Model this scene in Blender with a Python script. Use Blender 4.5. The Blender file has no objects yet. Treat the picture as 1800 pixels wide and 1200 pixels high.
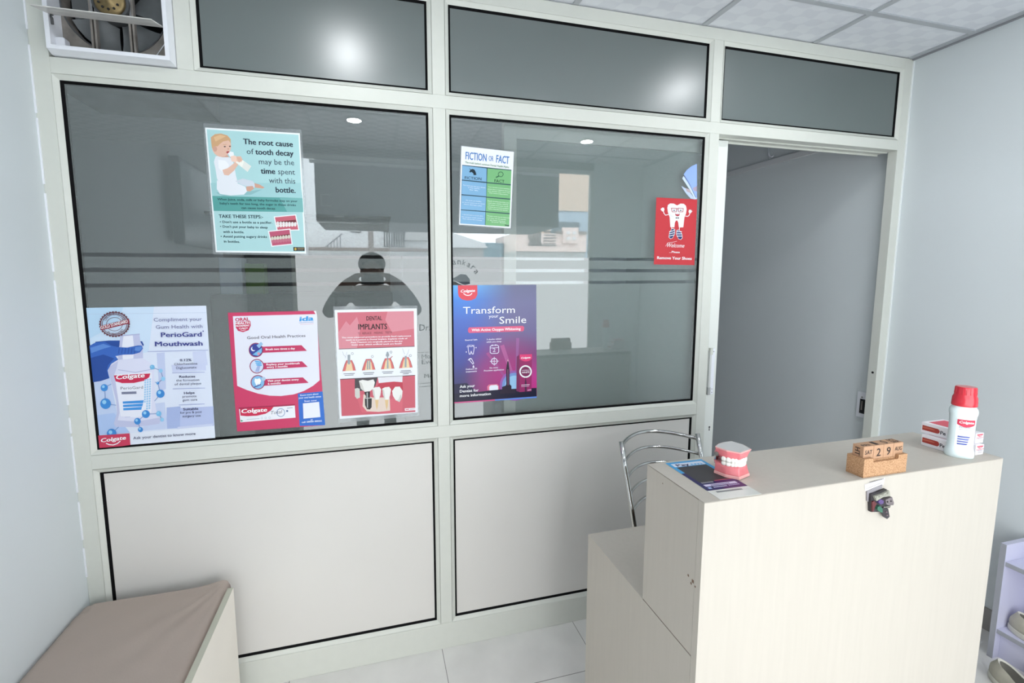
import bpy, bmesh, math, random
from mathutils import Vector, Matrix
random.seed(7)
sc = bpy.context.scene
COL = sc.collection

# ------------------------------------------------------------------ camera
YAW, PITCH, ROLL, FPX = math.radians(14.88888), math.radians(-6.46517), math.radians(-0.10494), 809.4264
CX, CY = 900 - 31.0619, 600 - 23.8437            # principal point of the (slightly cropped) photograph
CAM = Vector((0.0, -1.786, 1.574))
_f = Vector((math.sin(YAW)*math.cos(PITCH), math.cos(YAW)*math.cos(PITCH), math.sin(PITCH)))
_r0 = Vector((math.cos(YAW), -math.sin(YAW), 0)); _u0 = _r0.cross(_f)
RT = _r0*math.cos(ROLL) + _u0*math.sin(ROLL); UP = -_r0*math.sin(ROLL) + _u0*math.cos(ROLL)
cd = bpy.data.cameras.new('camera'); cam = bpy.data.objects.new('camera', cd); COL.objects.link(cam)
cd.sensor_width = 36; cd.lens = FPX/1800*36; cd.shift_x = 31.0619/1800; cd.shift_y = -23.8437/1800
cd.clip_start = 0.004; cd.clip_end = 200
cam.matrix_world = Matrix(((RT.x, UP.x, -_f.x, CAM.x), (RT.y, UP.y, -_f.y, CAM.y), (RT.z, UP.z, -_f.z, CAM.z), (0, 0, 0, 1)))
sc.camera = cam
def on(px, py, axis, val):
    """the point of the plane axis=val that the photograph shows at (px, py)"""
    d = _f + RT*((px-CX)/FPX) - UP*((py-CY)/FPX)
    return CAM + d*((val-CAM[axis])/d[axis])

# ------------------------------------------------------------------ sky, exposure
w = bpy.data.worlds.new('overcast sky'); sc.world = w; w.use_nodes = True
wb = w.node_tree.nodes['Background']; wb.inputs[0].default_value = (0.86, 0.93, 1.0, 1); wb.inputs[1].default_value = 13.0
sc.view_settings.view_transform = 'Standard'; sc.view_settings.look = 'None'
sc.view_settings.exposure = 0.0; sc.view_settings.gamma = 1.0; sc.view_settings.use_curve_mapping = False
FILM_GLOW = 4.15          # daylight coming through the frosted film of the shop front behind the camera
LAMP_GLOW = 165.0         # recessed ceiling lamps
ROOM_GLOW = 3.0          # added lamp, out of view, that brightens the inner room
cy = sc.cycles
cy.use_denoising = True
cy.max_bounces = 10; cy.diffuse_bounces = 5; cy.glossy_bounces = 6; cy.transmission_bounces = 6; cy.transparent_max_bounces = 16
cy.caustics_reflective = False; cy.caustics_refractive = False
cy.sample_clamp_indirect = 8.0

# ------------------------------------------------------------------ helpers
def lin(c):
    c = c/255.0
    return c/12.92 if c <= 0.04045 else ((c+0.055)/1.055)**2.4
def rgb(r, g, b, k=1.0): return (min(lin(r)*k, .95), min(lin(g)*k, .95), min(lin(b)*k, .95), 1)

class MB:
    """collects faces (with material slots) and links them as ONE mesh object"""
    def __init__(s): s.v = []; s.f = []; s.m = []; s.mats = []; s.sm = []
    def slot(s, m):
        if m not in s.mats: s.mats.append(m)
        return s.mats.index(m)
    def add(s, vs, fs, m, smooth=False):
        o = len(s.v); k = s.slot(m)
        s.v += [tuple(v) for v in vs]
        for f in fs: s.f.append(tuple(i+o for i in f)); s.m.append(k); s.sm.append(smooth)
        return s
    def box(s, a, b, m, bev=0.0, seg=2):
        x0, y0, z0 = [min(p, q) for p, q in zip(a, b)]; x1, y1, z1 = [max(p, q) for p, q in zip(a, b)]
        bm = bmesh.new(); bmesh.ops.create_cube(bm, size=1)
        for v in bm.verts: v.co = Vector(((x0+x1)/2+v.co.x*(x1-x0), (y0+y1)/2+v.co.y*(y1-y0), (z0+z1)/2+v.co.z*(z1-z0)))
        if bev > 0: bmesh.ops.bevel(bm, geom=bm.edges[:], offset=bev, segments=seg, profile=.5, affect='EDGES')
        return s.bm(bm, m)
    def bm(s, bm, m, smooth=False, mtx=None):
        bm.normal_update(); bm.verts.index_update()
        vs = [(mtx @ v.co if mtx else v.co) for v in bm.verts]
        s.add(vs, [[v.index for v in f.verts] for f in bm.faces], m, smooth); bm.free(); return s
    def prism(s, pts, d, m, axis=1):
        """pts: outline in the two other axes, from d[0] to d[1] along axis"""
        n = len(pts)
        def mk(p, t):
            return (t, p[0], p[1]) if axis == 0 else (p[0], t, p[1]) if axis == 1 else (p[0], p[1], t)
        A = sum(pts[i][0]*pts[(i+1) % n][1]-pts[(i+1) % n][0]*pts[i][1] for i in range(n))
        if (A < 0) != (axis == 1): pts = pts[::-1]
        vs = [mk(p, d[0]) for p in pts]+[mk(p, d[1]) for p in pts]
        lo, hi = (list(range(n)), list(range(n, 2*n)))
        up = d[1] > d[0]
        fs = [lo[::-1] if up else lo, hi if up else hi[::-1]]
        for i in range(n):
            j = (i+1) % n; q = [i, j, j+n, i+n]; fs.append(q if up else q[::-1])
        return s.add(vs, fs, m)
    def cyl(s, p0, p1, r, m, seg=20, r1=None, smooth=True):
        p0 = Vector(p0); p1 = Vector(p1); d = (p1-p0); r1 = r if r1 is None else r1
        q = d.to_track_quat('Z', 'Y'); vs = []
        for p, rr in ((p0, r), (p1, r1)):
            for i in range(seg):
                t = 2*math.pi*i/seg; vs.append(p+q @ Vector((rr*math.cos(t), rr*math.sin(t), 0)))
        fs = [[i, (i+1) % seg, (i+1) % seg+seg, i+seg] for i in range(seg)]
        s.add(vs, fs, m, smooth)
        s.add(vs[:seg], [list(range(seg))[::-1]], m); s.add(vs[seg:], [list(range(seg))], m); return s
    def tube(s, path, r, m, seg=10, closed=False):
        pts = [Vector(p) for p in path]; n = len(pts); vs = []; N = None
        for i, p in enumerate(pts):
            a = pts[(i-1) % n] if (i > 0 or closed) else p; b = pts[(i+1) % n] if (i < n-1 or closed) else p
            t = (b-a).normalized()
            if N is None:
                N = t.orthogonal().normalized()
            N = (N-t*N.dot(t)).normalized(); B = t.cross(N)
            rr = r[i] if isinstance(r, (list, tuple)) else r
            for k in range(seg):
                u = 2*math.pi*k/seg; vs.append(p+(N*math.cos(u)+B*math.sin(u))*rr)
        fs = []
        for i in range(n if closed else n-1):
            j = (i+1) % n
            for k in range(seg):
                l = (k+1) % seg; fs.append([i*seg+k, i*seg+l, j*seg+l, j*seg+k])
        if not closed: fs += [list(range(seg))[::-1], [(n-1)*seg+k for k in range(seg)]]
        return s.add(vs, fs, m, True)
    def lathe(s, prof, c, m, seg=32, sx=1.0, sy=1.0, pw=2.0, rot=0.0):
        vs = []; c = Vector(c)
        for r, z in prof:
            for k in range(seg):
                t = 2*math.pi*k/seg; ct, st = math.cos(t), math.sin(t)
                x = sx*r*math.copysign(abs(ct)**(2/pw), ct); y = sy*r*math.copysign(abs(st)**(2/pw), st)
                vs.append(c+Vector((x*math.cos(rot)-y*math.sin(rot), x*math.sin(rot)+y*math.cos(rot), z)))
        n = len(prof); fs = []
        for i in range(n-1):
            for k in range(seg):
                l = (k+1) % seg; fs.append([i*seg+k, i*seg+l, (i+1)*seg+l, (i+1)*seg+k])
        s.add(vs, fs, m, True)
        s.add(vs[:seg], [list(range(seg))[::-1]], m); s.add(vs[-seg:], [list(range(seg))], m); return s
    def grid(s, nx, ny, fn, m, smooth=True):
        vs = [fn(i/nx, j/ny) for j in range(ny+1) for i in range(nx+1)]
        fs = [[j*(nx+1)+i, j*(nx+1)+i+1, (j+1)*(nx+1)+i+1, (j+1)*(nx+1)+i] for j in range(ny) for i in range(nx)]
        return s.add(vs, fs, m, smooth)
    def build(s, name, parent=None, origin=None):
        me = bpy.data.meshes.new(name)
        o = Vector(origin) if origin is not None else (parent.location if parent is not None and parent.get('world') else Vector((0, 0, 0)))
        me.from_pydata([tuple(Vector(v)-o) for v in s.v], [], s.f)
        for m in s.mats: me.materials.append(m)
        me.polygons.foreach_set('material_index', s.m); me.polygons.foreach_set('use_smooth', s.sm); me.update()
        ob = bpy.data.objects.new(name, me); COL.objects.link(ob)
        if parent is not None: ob.parent = parent
        elif origin is not None: ob.location = o
        return ob

def tag(o, label=None, cat=None, group=None, kind=None):
    if label: o['label'] = label
    if cat: o['category'] = cat
    if group: o['group'] = group
    if kind: o['kind'] = kind
    return o
def thing(name, label, cat, loc=(0, 0, 0), rz=0.0, group=None, world=True):
    """Empty at the base of a thing; parts with world=True are given in world coordinates"""
    o = bpy.data.objects.new(name, None); COL.objects.link(o); o.empty_display_size = .05
    o.location = loc; o.rotation_euler = (0, 0, rz)
    if world and rz == 0: o['world'] = True
    return tag(o, label, cat, group)
def struct(name, loc=(0, 0, 0)):
    o = bpy.data.objects.new(name, None); COL.objects.link(o); o.location = loc; o['world'] = True; o['kind'] = 'structure'; return o
def sub(b, name, parent): return b.build(name, parent, origin=(0, 0, 0) if parent.type == 'MESH' else None)
def subw(b, name, part, root):
    """sub-part given in world coordinates of a root placed by location"""
    return b.build(name, part, origin=root.location)
def copy_tree(o, parent=None):
    c = o.copy(); COL.objects.link(c)
    if parent is not None: c.parent = parent
    for ch in list(o.children): copy_tree(ch, c)
    return c

# ------------------------------------------------------------------ writing
_tc = {}
def glyphs(s):
    k = s
    if k not in _tc:
        cu = bpy.data.curves.new('t', 'FONT'); cu.body = s; cu.size = 1; cu.resolution_u = 2
        ob = bpy.data.objects.new('t', cu); COL.objects.link(ob)
        dg = bpy.context.evaluated_depsgraph_get(); me = bpy.data.meshes.new_from_object(ob.evaluated_get(dg))
        vs = [(v.co.x, v.co.y) for v in me.vertices]; fs = [tuple(p.vertices) for p in me.polygons]
        bpy.data.objects.remove(ob); bpy.data.curves.remove(cu); bpy.data.meshes.remove(me)
        _tc[k] = (vs, fs)
    return _tc[k]
def text2d(s, p0, p1, hs=1.0, bold=0.0, shear=0.0, cap=None):
    """glyph faces laid along the baseline p0-p1 in a plane; cap = cap height in plane units"""
    vs, fs = glyphs(s)
    if bold:                                     # heavier strokes: the outline repeated a little to each side
        n = len(vs); v2, f2 = [], []
        for i, (ox, oy) in enumerate(((-bold, -bold*.4), (bold, -bold*.4), (-bold, bold*.4), (bold, bold*.4))):
            v2 += [(x+ox*.8, y+oy*.8) for x, y in vs]; f2 += [tuple(q+i*n for q in f) for f in fs]
        vs, fs = v2, f2
    x0 = min(v[0] for v in vs); x1 = max(v[0] for v in vs)
    dx, dz = p1[0]-p0[0], p1[1]-p0[1]; L = math.hypot(dx, dz); k = L/(x1-x0)
    kz = k*hs if cap is None else cap/0.72
    ux, uz = dx/L, dz/L
    out = []
    for x, y in vs:
        a = (x-x0)*k+shear*y*kz; b = y*kz
        out.append((p0[0]+a*ux-b*uz, p0[1]+a*uz+b*ux))
    return out, fs
def lay(vs, bold):
    """(x, z, d): the repeated outlines of heavy letters lie a hair above one another"""
    n = max(1, len(vs)//4) if bold else len(vs)+1
    return [(x, z, (i//n)*.000016) for i, (x, z) in enumerate(vs)]
def ccw(vs, fs):
    out = []
    for f in fs:
        A = 0
        for i in range(len(f)):
            a = vs[f[i]]; b = vs[f[(i+1) % len(f)]]; A += a[0]*b[1]-b[0]*a[1]
        out.append(f if A > 0 else tuple(reversed(f)))
    return out

# ------------------------------------------------------------------ materials
def nodes(m):
    m.use_nodes = True; nt = m.node_tree; nt.nodes.clear(); return nt, nt.nodes.new('ShaderNodeOutputMaterial')
def pmat(name, col, rough=.5, metal=0.0, spec=.5, var=0.0, vscale=8.0, bump=0.0, bscale=60.0, stretch=(1, 1, 1), coat=0.0):
    m = bpy.data.materials.new(name); nt, out = nodes(m); N = nt.nodes.new; L = nt.links.new
    b = N('ShaderNodeBsdfPrincipled'); L(b.outputs[0], out.inputs[0])
    b.inputs['Base Color'].default_value = col; b.inputs['Roughness'].default_value = rough
    b.inputs['Metallic'].default_value = metal; b.inputs['Specular IOR Level'].default_value = spec
    b.inputs['Coat Weight'].default_value = coat; b.inputs['Coat Roughness'].default_value = .08
    if var or bump:
        tc = N('ShaderNodeTexCoord'); mp = N('ShaderNodeMapping'); L(tc.outputs['Object'], mp.inputs[0]); mp.inputs['Scale'].default_value = stretch
    if var:
        n = N('ShaderNodeTexNoise'); n.inputs['Scale'].default_value = vscale; n.inputs['Detail'].default_value = 5; L(mp.outputs[0], n.inputs['Vector'])
        r = N('ShaderNodeMapRange'); L(n.outputs[0], r.inputs[0]); r.inputs[1].default_value = .3; r.inputs[2].default_value = .7
        r.inputs[3].default_value = 1-var; r.inputs[4].default_value = 1+var
        mx = N('ShaderNodeVectorMath'); mx.operation = 'SCALE'; mx.inputs[0].default_value = col[:3]; L(r.outputs[0], mx.inputs['Scale']); L(mx.outputs[0], b.inputs['Base Color'])
    if bump:
        n2 = N('ShaderNodeTexNoise'); n2.inputs['Scale'].default_value = bscale; n2.inputs['Detail'].default_value = 4; L(mp.outputs[0], n2.inputs['Vector'])
        bp = N('ShaderNodeBump'); bp.inputs['Strength'].default_value = bump; bp.inputs['Distance'].default_value = .002; L(n2.outputs[0], bp.inputs['Height']); L(bp.outputs[0], b.inputs['Normal'])
    return m
def emat(name, col, strength):
    m = bpy.data.materials.new(name); nt, out = nodes(m); e = nt.nodes.new('ShaderNodeEmission')
    e.inputs[0].default_value = (*col, 1); e.inputs[1].default_value = strength; nt.links.new(e.outputs[0], out.inputs[0]); return m
def glassmat(name, ior, rough, body, clear, tint=(.9, .95, .95), spec=(1, 1, 1)):
    """a pane: mirror-like skin over a film (diffuse colour body, share clear seen through)"""
    m = bpy.data.materials.new(name); nt, out = nodes(m); N = nt.nodes.new; L = nt.links.new
    fr = N('ShaderNodeFresnel'); fr.inputs[0].default_value = ior
    gl = N('ShaderNodeBsdfGlossy'); gl.inputs['Roughness'].default_value = rough; gl.inputs['Color'].default_value = (*spec, 1)
    tr = N('ShaderNodeBsdfTransparent'); tr.inputs[0].default_value = (*tint, 1)
    last = tr
    if body is not None:
        df = N('ShaderNodeBsdfDiffuse'); df.inputs[0].default_value = body
        mx = N('ShaderNodeMixShader'); mx.inputs[0].default_value = clear; L(df.outputs[0], mx.inputs[1]); L(tr.outputs[0], mx.inputs[2]); last = mx
    m2 = N('ShaderNodeMixShader'); L(fr.outputs[0], m2.inputs[0]); L(last.outputs[0], m2.inputs[1]); L(gl.outputs[0], m2.inputs[2]); L(m2.outputs[0], out.inputs[0])
    return m
_pr = {}
def ink(r, g, b, k=.92, rough=.38):
    key = (r, g, b, k, rough)
    if key not in _pr: _pr[key] = pmat('print_%d_%d_%d' % (r, g, b), rgb(r, g, b, k), rough, spec=.35)
    return _pr[key]

ALU = pmat('powder_coated_aluminium', rgb(209, 211, 203), .42, spec=.4, var=.012, vscale=30)
BEAD = ALU
LEAF = pmat('white_door_leaf_aluminium', rgb(226, 229, 224), .42, spec=.4)
BLACK = pmat('black_rubber_gasket', (.004, .004, .0045, 1), .7, spec=.08)
PANEL = pmat('warm_grey_laminate_panel', rgb(216, 213, 208), .5, spec=.3, var=.015, vscale=3)
WALLP = pmat('pale_blue_grey_wall_paint', rgb(213, 219, 221), .7, spec=.2, var=.012, vscale=2.5, bump=.08, bscale=120)
WALLG = pmat('grey_inner_wall_paint', rgb(190, 196, 203), .7, spec=.2, var=.02, vscale=2)
LAM2 = pmat('cream_bench_laminate', rgb(232, 226, 216), .5, spec=.3, var=.015, vscale=6)
LAM = pmat('cream_wood_grain_laminate', rgb(186, 180, 170), .45, spec=.35, var=.02, vscale=14, stretch=(6, 6, .4))
EDGE = pmat('dark_brown_edge_line', rgb(92, 76, 62), .6)
SEAT = pmat('taupe_vinyl_upholstery', rgb(172, 158, 148), .55, spec=.3, var=.03, vscale=5, bump=.12, bscale=220)
PLY = pmat('greenish_edge_band', rgb(186, 186, 170), .6, var=.03, vscale=20)
CHROME = pmat('polished_steel_tube', (.62, .62, .61, 1), .12, metal=1)
WHITEP = pmat('white_plastic', rgb(232, 234, 240), .35)
DIRTY = pmat('dusty_grey_metal', rgb(142, 136, 130), .55, metal=.35, var=.3, vscale=18)
DARKM = pmat('grimy_dark_metal', rgb(84, 86, 88), .6, metal=.3, var=.35, vscale=14)
BRASS = pmat('dull_brass_motor_cap', rgb(140, 122, 86), .45, metal=.7, var=.2, vscale=30)
DARK = pmat('flat_black', (.01, .01, .011, 1), .6)
FILM = glassmat('smoky_frosted_film_on_glass', 1.80, 0.0, rgb(166, 175, 173), .72, (.93, .97, .96))
FILM2 = glassmat('frosted_film_of_door_leaf', 1.12, 0.0, rgb(160, 172, 171), .15, (.93, .97, .96))
CLEAR = glassmat('clear_gap_in_film', 2.05, 0.0, None, 1.0, (.85, .9, .9))
GBACK = glassmat('back_of_glass', 1.2, 0.0, None, 1.0, (.95, .97, .97))
FROST = glassmat('ground_glass_of_transom', 2.0, .335, rgb(94, 103, 102), .06, (.7, .75, .75))
SLEEVE = glassmat('laminating_sleeve', 1.5, .12, rgb(190, 196, 198), .72, (.96, .98, .98))
# ------------------------------------------------------------------ the room
XL, XR, ZC, YF, YB = -0.976, 2.611, 2.626, -2.30, 2.6
def tile_floor():
    m = bpy.data.materials.new('grey_vitrified_floor_tile'); nt, out = nodes(m); N = nt.nodes.new; L = nt.links.new
    b = N('ShaderNodeBsdfPrincipled'); L(b.outputs[0], out.inputs[0]); b.inputs['Roughness'].default_value = .3; b.inputs['Specular IOR Level'].default_value = .4
    tc = N('ShaderNodeTexCoord'); sp = N('ShaderNodeSeparateXYZ'); L(tc.outputs['Object'], sp.inputs[0])
    def joint(sock, off, step, wd):
        a = N('ShaderNodeMath'); a.operation = 'SUBTRACT'; L(sock, a.inputs[0]); a.inputs[1].default_value = off
        p = N('ShaderNodeMath'); p.operation = 'PINGPONG'; L(a.outputs[0], p.inputs[0]); p.inputs[1].default_value = step/2
        c = N('ShaderNodeMath'); c.operation = 'LESS_THAN'; L(p.outputs[0], c.inputs[0]); c.inputs[1].default_value = wd; return c.outputs[0]
    jx = joint(sp.outputs[0], .243, .6, .0013); jy = joint(sp.outputs[1], -.256, .6, .0013)
    mx = N('ShaderNodeMath'); mx.operation = 'MAXIMUM'; L(jx, mx.inputs[0]); L(jy, mx.inputs[1])
    n = N('ShaderNodeTexNoise'); n.inputs['Scale'].default_value = 6; n.inputs['Detail'].default_value = 6; L(tc.outputs['Object'], n.inputs['Vector'])
    cr = N('ShaderNodeValToRGB'); L(n.outputs[0], cr.inputs[0]); cr.color_ramp.elements[0].position = .3; cr.color_ramp.elements[1].position = .7
    cr.color_ramp.elements[0].color = rgb(214, 212, 209); cr.color_ramp.elements[1].color = rgb(226, 224, 221)
    mc = N('ShaderNodeMixRGB'); L(mx.outputs[0], mc.inputs[0]); L(cr.outputs[0], mc.inputs[1]); mc.inputs[2].default_value = rgb(120, 118, 116); L(mc.outputs[0], b.inputs['Base Color'])
    return m
def ceiling_tile():
    m = bpy.data.materials.new('patterned_gypsum_ceiling_tile'); nt, out = nodes(m); N = nt.nodes.new; L = nt.links.new
    b = N('ShaderNodeBsdfPrincipled'); L(b.outputs[0], out.inputs[0]); b.inputs['Roughness'].default_value = .5
    tc = N('ShaderNodeTexCoord'); mp = N('ShaderNodeMapping'); L(tc.outputs['Object'], mp.inputs[0]); mp.inputs['Scale'].default_value = (1, 1, 1); mp.inputs['Rotation'].default_value = (0, 0, .0)
    sp = N('ShaderNodeSeparateXYZ'); L(mp.outputs[0], sp.inputs[0])
    def fn(op, a, bb=None):
        q = N('ShaderNodeMath'); q.operation = op
        for i, v in enumerate((a, bb)):
            if v is None: continue
            if isinstance(v, (int, float)): q.inputs[i].default_value = v
            else: L(v, q.inputs[i])
        return q.outputs[0]
    sx = fn('SINE', fn('MULTIPLY', sp.outputs[0], 2*math.pi/.15)); sy = fn('SINE', fn('MULTIPLY', sp.outputs[1], 2*math.pi/.10))
    v = fn('ADD', fn('MULTIPLY', sx, sy), fn('MULTIPLY', fn('SINE', fn('MULTIPLY', fn('ADD', sp.outputs[0], sp.outputs[1]), 2*math.pi/.05)), .12))
    r = N('ShaderNodeMapRange'); L(v, r.inputs[0]); r.inputs[1].default_value = -.12; r.inputs[2].default_value = .12; r.inputs[3].default_value = 0; r.inputs[4].default_value = 1
    mc = N('ShaderNodeMixRGB'); L(r.outputs[0], mc.inputs[0]); mc.inputs[1].default_value = rgb(219, 222, 228); mc.inputs[2].default_value = rgb(226, 229, 234); L(mc.outputs[0], b.inputs['Base Color'])
    rr = fn('ADD', fn('MULTIPLY', r.outputs[0], -.2), .6); L(rr, b.inputs['Roughness'])
    return m
FLOORM = tile_floor(); CEILM = ceiling_tile()
GRIDM = pmat('grey_ceiling_grid_bar', rgb(176, 180, 184), .5)

o = MB().box((-2.3, YF-.3, -.06), (XR+.12, YB+.1, 0), FLOORM).build('floor'); tag(o, kind='structure')
# ceiling: panels in a bar grid
b = MB().box((-2.3, YF-.06, ZC+.006), (XR+.12, YB+.1, ZC+.05), CEILM)
ceil = b.build('ceiling'); tag(ceil, kind='structure')
g = MB()
for k in range(-3, 4):
    x = 1.40+.594*k
    if XL < x < XR: g.box((x-.012, YF, ZC), (x+.012, -.001, ZC+.007), GRIDM)
for k in range(4):
    y = -.25-.6*k; g.box((XL, y-.012, ZC-.0004), (XR, y+.012, ZC+.007), GRIDM)
g.box((XR-.012, YF, ZC-.006), (XR, -.001, ZC+.006), pmat('grey_shadow_angle_trim', rgb(140, 142, 146), .6))
g.box((XL, YF, ZC-.003), (XL+.012, -.001, ZC+.006), GRIDM)
sub(g, 'ceiling_grid', ceil)
# side walls
o = MB().box((XL-.12, YF-.06, 0), (XL, .046, ZC+.05), WALLP).build('wall_left'); tag(o, kind='structure')
c = MB()                                                      # patchy white sealant bead along the frame
rnd = random.Random(3); z = 0.55
while z < 2.55:
    l = rnd.uniform(.05, .28); c.box((XL, -.0035, z), (XL+.004, .001, min(z+l, 2.6)), WHITEP); z += l+rnd.uniform(.008, .05)
sub(c, 'sealant_bead', o)
wr = MB().box((XR, YF-.06, 0), (XR+.12, YB, ZC+.05), WALLP).build('wall_right'); tag(wr, kind='structure')
c = MB().box((XR-.004, -.006, 0), (XR, .001, ZC-.01), pmat('white_sealant', rgb(232, 236, 236), .6)); sub(c, 'sealant_bead', wr)
o = MB().box((XR-.009, YF, 0), (XR, -.001, .1), pmat('grey_skirting_tile', rgb(150, 146, 142), .4, var=.04)).build('baseboard_right'); tag(o, kind='structure')
# inner room
IN = pmat('inner_room_paint', rgb(182, 188, 194), .75)
o = MB().box((-2.3, YB, 0), (XR+.12, YB+.1, ZC+.05), IN).build('wall_inner_back'); tag(o, kind='structure')
o = MB().box((-2.4, .05, 0), (-2.3, YB, ZC+.05), IN).build('wall_inner_left'); tag(o, kind='structure')
o = MB().box((-2.3, .05, 0), (XL-.12, .15, ZC+.05), IN).build('wall_inner_front'); tag(o, kind='structure')
c = MB().box((XR-.016, .08, 2.302), (XR, YB, 2.340), pmat('white_cable_trunking', rgb(214, 216, 218), .5), .003); o = c.build('trim_2'); tag(o, kind='structure')   # cable trunking

# ------------------------------------------------------------------ aluminium partition
SV = [(-.976, -.928), (.240, .288), (1.454, 1.503), (2.559, 2.611)]
T1, T2, U1, U2, M1, M2, B1 = 2.626, 2.579, 2.241, 2.193, .976, .927, .115
FD = .046
fr = struct('trim_1')
def member(name, a, b): MB().box(a, b, ALU, .0012, 1).build(name, fr)
member('stile', (SV[0][0], 0, 0), (SV[0][1], FD, T1)); member('stile', (SV[3][0], 0, 0), (SV[3][1], .045, T1))
member('stile', (SV[2][0], 0, B1), (SV[2][1], FD, U2)); member('stile', (SV[2][0], 0, U1), (SV[2][1], FD, T2))
member('stile', (SV[1][0], 0, B1), (SV[1][1], FD, M2)); member('stile', (SV[1][0], 0, M1), (SV[1][1], FD, U2)); member('stile', (SV[1][0], 0, U1), (SV[1][1], FD, T2))
FX0, FX1 = -.586, -.538
member('stile', (FX0, 0, U1), (FX1, FD, T2))
member('rail', (SV[0][1], 0, T2), (SV[3][0], FD, T1)); member('rail', (SV[0][1], 0, U2), (SV[3][0], FD, U1))
member('rail', (SV[0][1], 0, M2), (SV[2][0], FD, M1)); member('rail', (SV[0][1], 0, 0), (SV[2][1], FD, B1))
h = MB().box((SV[2][1], .048, U2-.005), (SV[3][0], .0505, U2), ALU).box((SV[2][1], .094, U2-.008), (SV[3][0], .1, U2), ALU).box((SV[2][1], FD, U2), (SV[3][0], .1, U2+.02), ALU)
h.build('door_track', fr)
BW, BR, GW = .0155, .011, .0080          # bead width, bead depth, gasket width
GY = BR+.0055
def opening(root, x0, x1, z0, z1):
    """sloping glazing bead and black gasket round an opening"""
    b = MB(); e_ = .0011; o_ = [(x0+e_, z0+e_), (x1-e_, z0+e_), (x1-e_, z1-e_), (x0+e_, z1-e_)]; i_ = [(x0+BW, z0+BW), (x1-BW, z0+BW), (x1-BW, z1-BW), (x0+BW, z1-BW)]
    g_ = [(x0+BW+GW, z0+BW+GW), (x1-BW-GW, z0+BW+GW), (x1-BW-GW, z1-BW-GW), (x0+BW+GW, z1-BW-GW)]
    for k in range(4):
        l = (k+1) % 4
        vs = [(o_[k][0], .0008, o_[k][1]), (o_[l][0], .0008, o_[l][1]), (i_[l][0], BR, i_[l][1]), (i_[k][0], BR, i_[k][1]),
              (o_[k][0], .03, o_[k][1]), (o_[l][0], .03, o_[l][1]), (i_[l][0], .03, i_[l][1]), (i_[k][0], .03, i_[k][1])]
        b.add(vs, [[0, 1, 2, 3], [3, 2, 6, 7], [4, 5, 1, 0], [7, 6, 5, 4]], BEAD)
    b.build('glazing_bead', root)
    g = MB()
    for k in range(4):
        l = (k+1) % 4
        vs = [(i_[k][0], BR-.0005, i_[k][1]), (i_[l][0], BR-.0005, i_[l][1]), (g_[l][0], GY-.0004, g_[l][1]), (g_[k][0], GY-.0004, g_[k][1]),
              (i_[k][0], .028, i_[k][1]), (i_[l][0], .028, i_[l][1]), (g_[l][0], .028, g_[l][1]), (g_[k][0], .028, g_[k][1])]
        g.add(vs, [[0, 1, 2, 3], [3, 2, 6, 7], [7, 6, 5, 4]], BLACK)
    g.build('gasket', root)
    return x0+BW, x1-BW, z0+BW, z1-BW
def pane(root, x0, x1, z0, z1, front, back=None, gaps=(), gx=None, yy=None):
    y0 = GY if yy is None else yy; y1 = y0+.005
    b = MB(); zs = [z0]
    for a, c in gaps: zs += [a, c]
    zs.append(z1)
    for i in range(len(zs)-1):
        b.add([(x0, y0, zs[i]), (x1, y0, zs[i]), (x1, y0, zs[i+1]), (x0, y0, zs[i+1])], [[0, 1, 2, 3]], CLEAR if i % 2 else front)
    b.add([(x0, y1, z0), (x1, y1, z0), (x1, y1, z1), (x0, y1, z1)], [[3, 2, 1, 0]], back or GBACK)
    return b.build('pane', root)
GAPS = [(1.538, 1.551), (1.588, 1.602), (1.638, 1.651)]
w1 = struct('window_1'); q = opening(w1, SV[0][1], SV[1][0], M1, U2); pane(w1, *q, FILM, gaps=GAPS)
w2 = struct('window_2'); q = opening(w2, SV[1][1], SV[2][0], M1, U2); pane(w2, *q, FILM, gaps=GAPS)
for n, (x0, x1) in enumerate([(FX1, SV[1][0]), (SV[1][1], SV[2][0]), (SV[2][1], SV[3][0])]):
    wt = struct('window_%d' % (n+3)); q = opening(wt, x0, x1, U1, T2); pane(wt, *q, FROST)
wbk = struct('wall_back')
for x0, x1 in ((SV[0][1], SV[1][0]), (SV[1][1], SV[2][0])):
    q = opening(wbk, x0, x1, B1, M2)
    MB().box((q[0], GY, q[2]), (q[1], GY+.01, q[3]), PANEL).build('panel', wbk)
# sliding door leaf parked behind the right pane
d1 = struct('door_1'); LY0, LY1 = .052, .088; LX0, LX1, LZ0, LZ1 = .53, 1.597, .012, 2.184
MB().box((LX0, LY0, LZ0), (LX0+.053, LY1, LZ1), LEAF, .001, 1).build('door_stile', d1)
st = MB().box((LX1-.075, LY0, LZ0), (LX1, LY1, LZ1), LEAF, .001, 1)
st.build('door_stile', d1)
MB().box((LX0+.053, LY0, LZ1-.062), (LX1-.075, LY1, LZ1), LEAF).build('door_rail', d1)
MB().box((LX0+.053, LY0, M2), (LX1-.075, LY1, M1), LEAF).build('door_rail', d1)
MB().box((LX0+.053, LY0, LZ0), (LX1-.075, LY1, .12), LEAF).build('door_rail', d1)
pane(d1, LX0+.053, LX1-.075, M1, LZ1-.062, FILM2, gaps=GAPS, yy=LY0+.012)
MB().box((LX0+.053, LY0+.012, .12), (LX1-.075, LY1-.012, M2), PANEL).build('door_panel', d1)
hd = MB().box((1.557, LY0-.0075, 1.004), (1.580, LY0, 1.228), WHITEP, .002)
hd.box((1.546, LY0-.013, 1.018), (1.557, LY0-.001, 1.216), pmat('handle_side', rgb(205, 207, 205), .4), .001)
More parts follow.
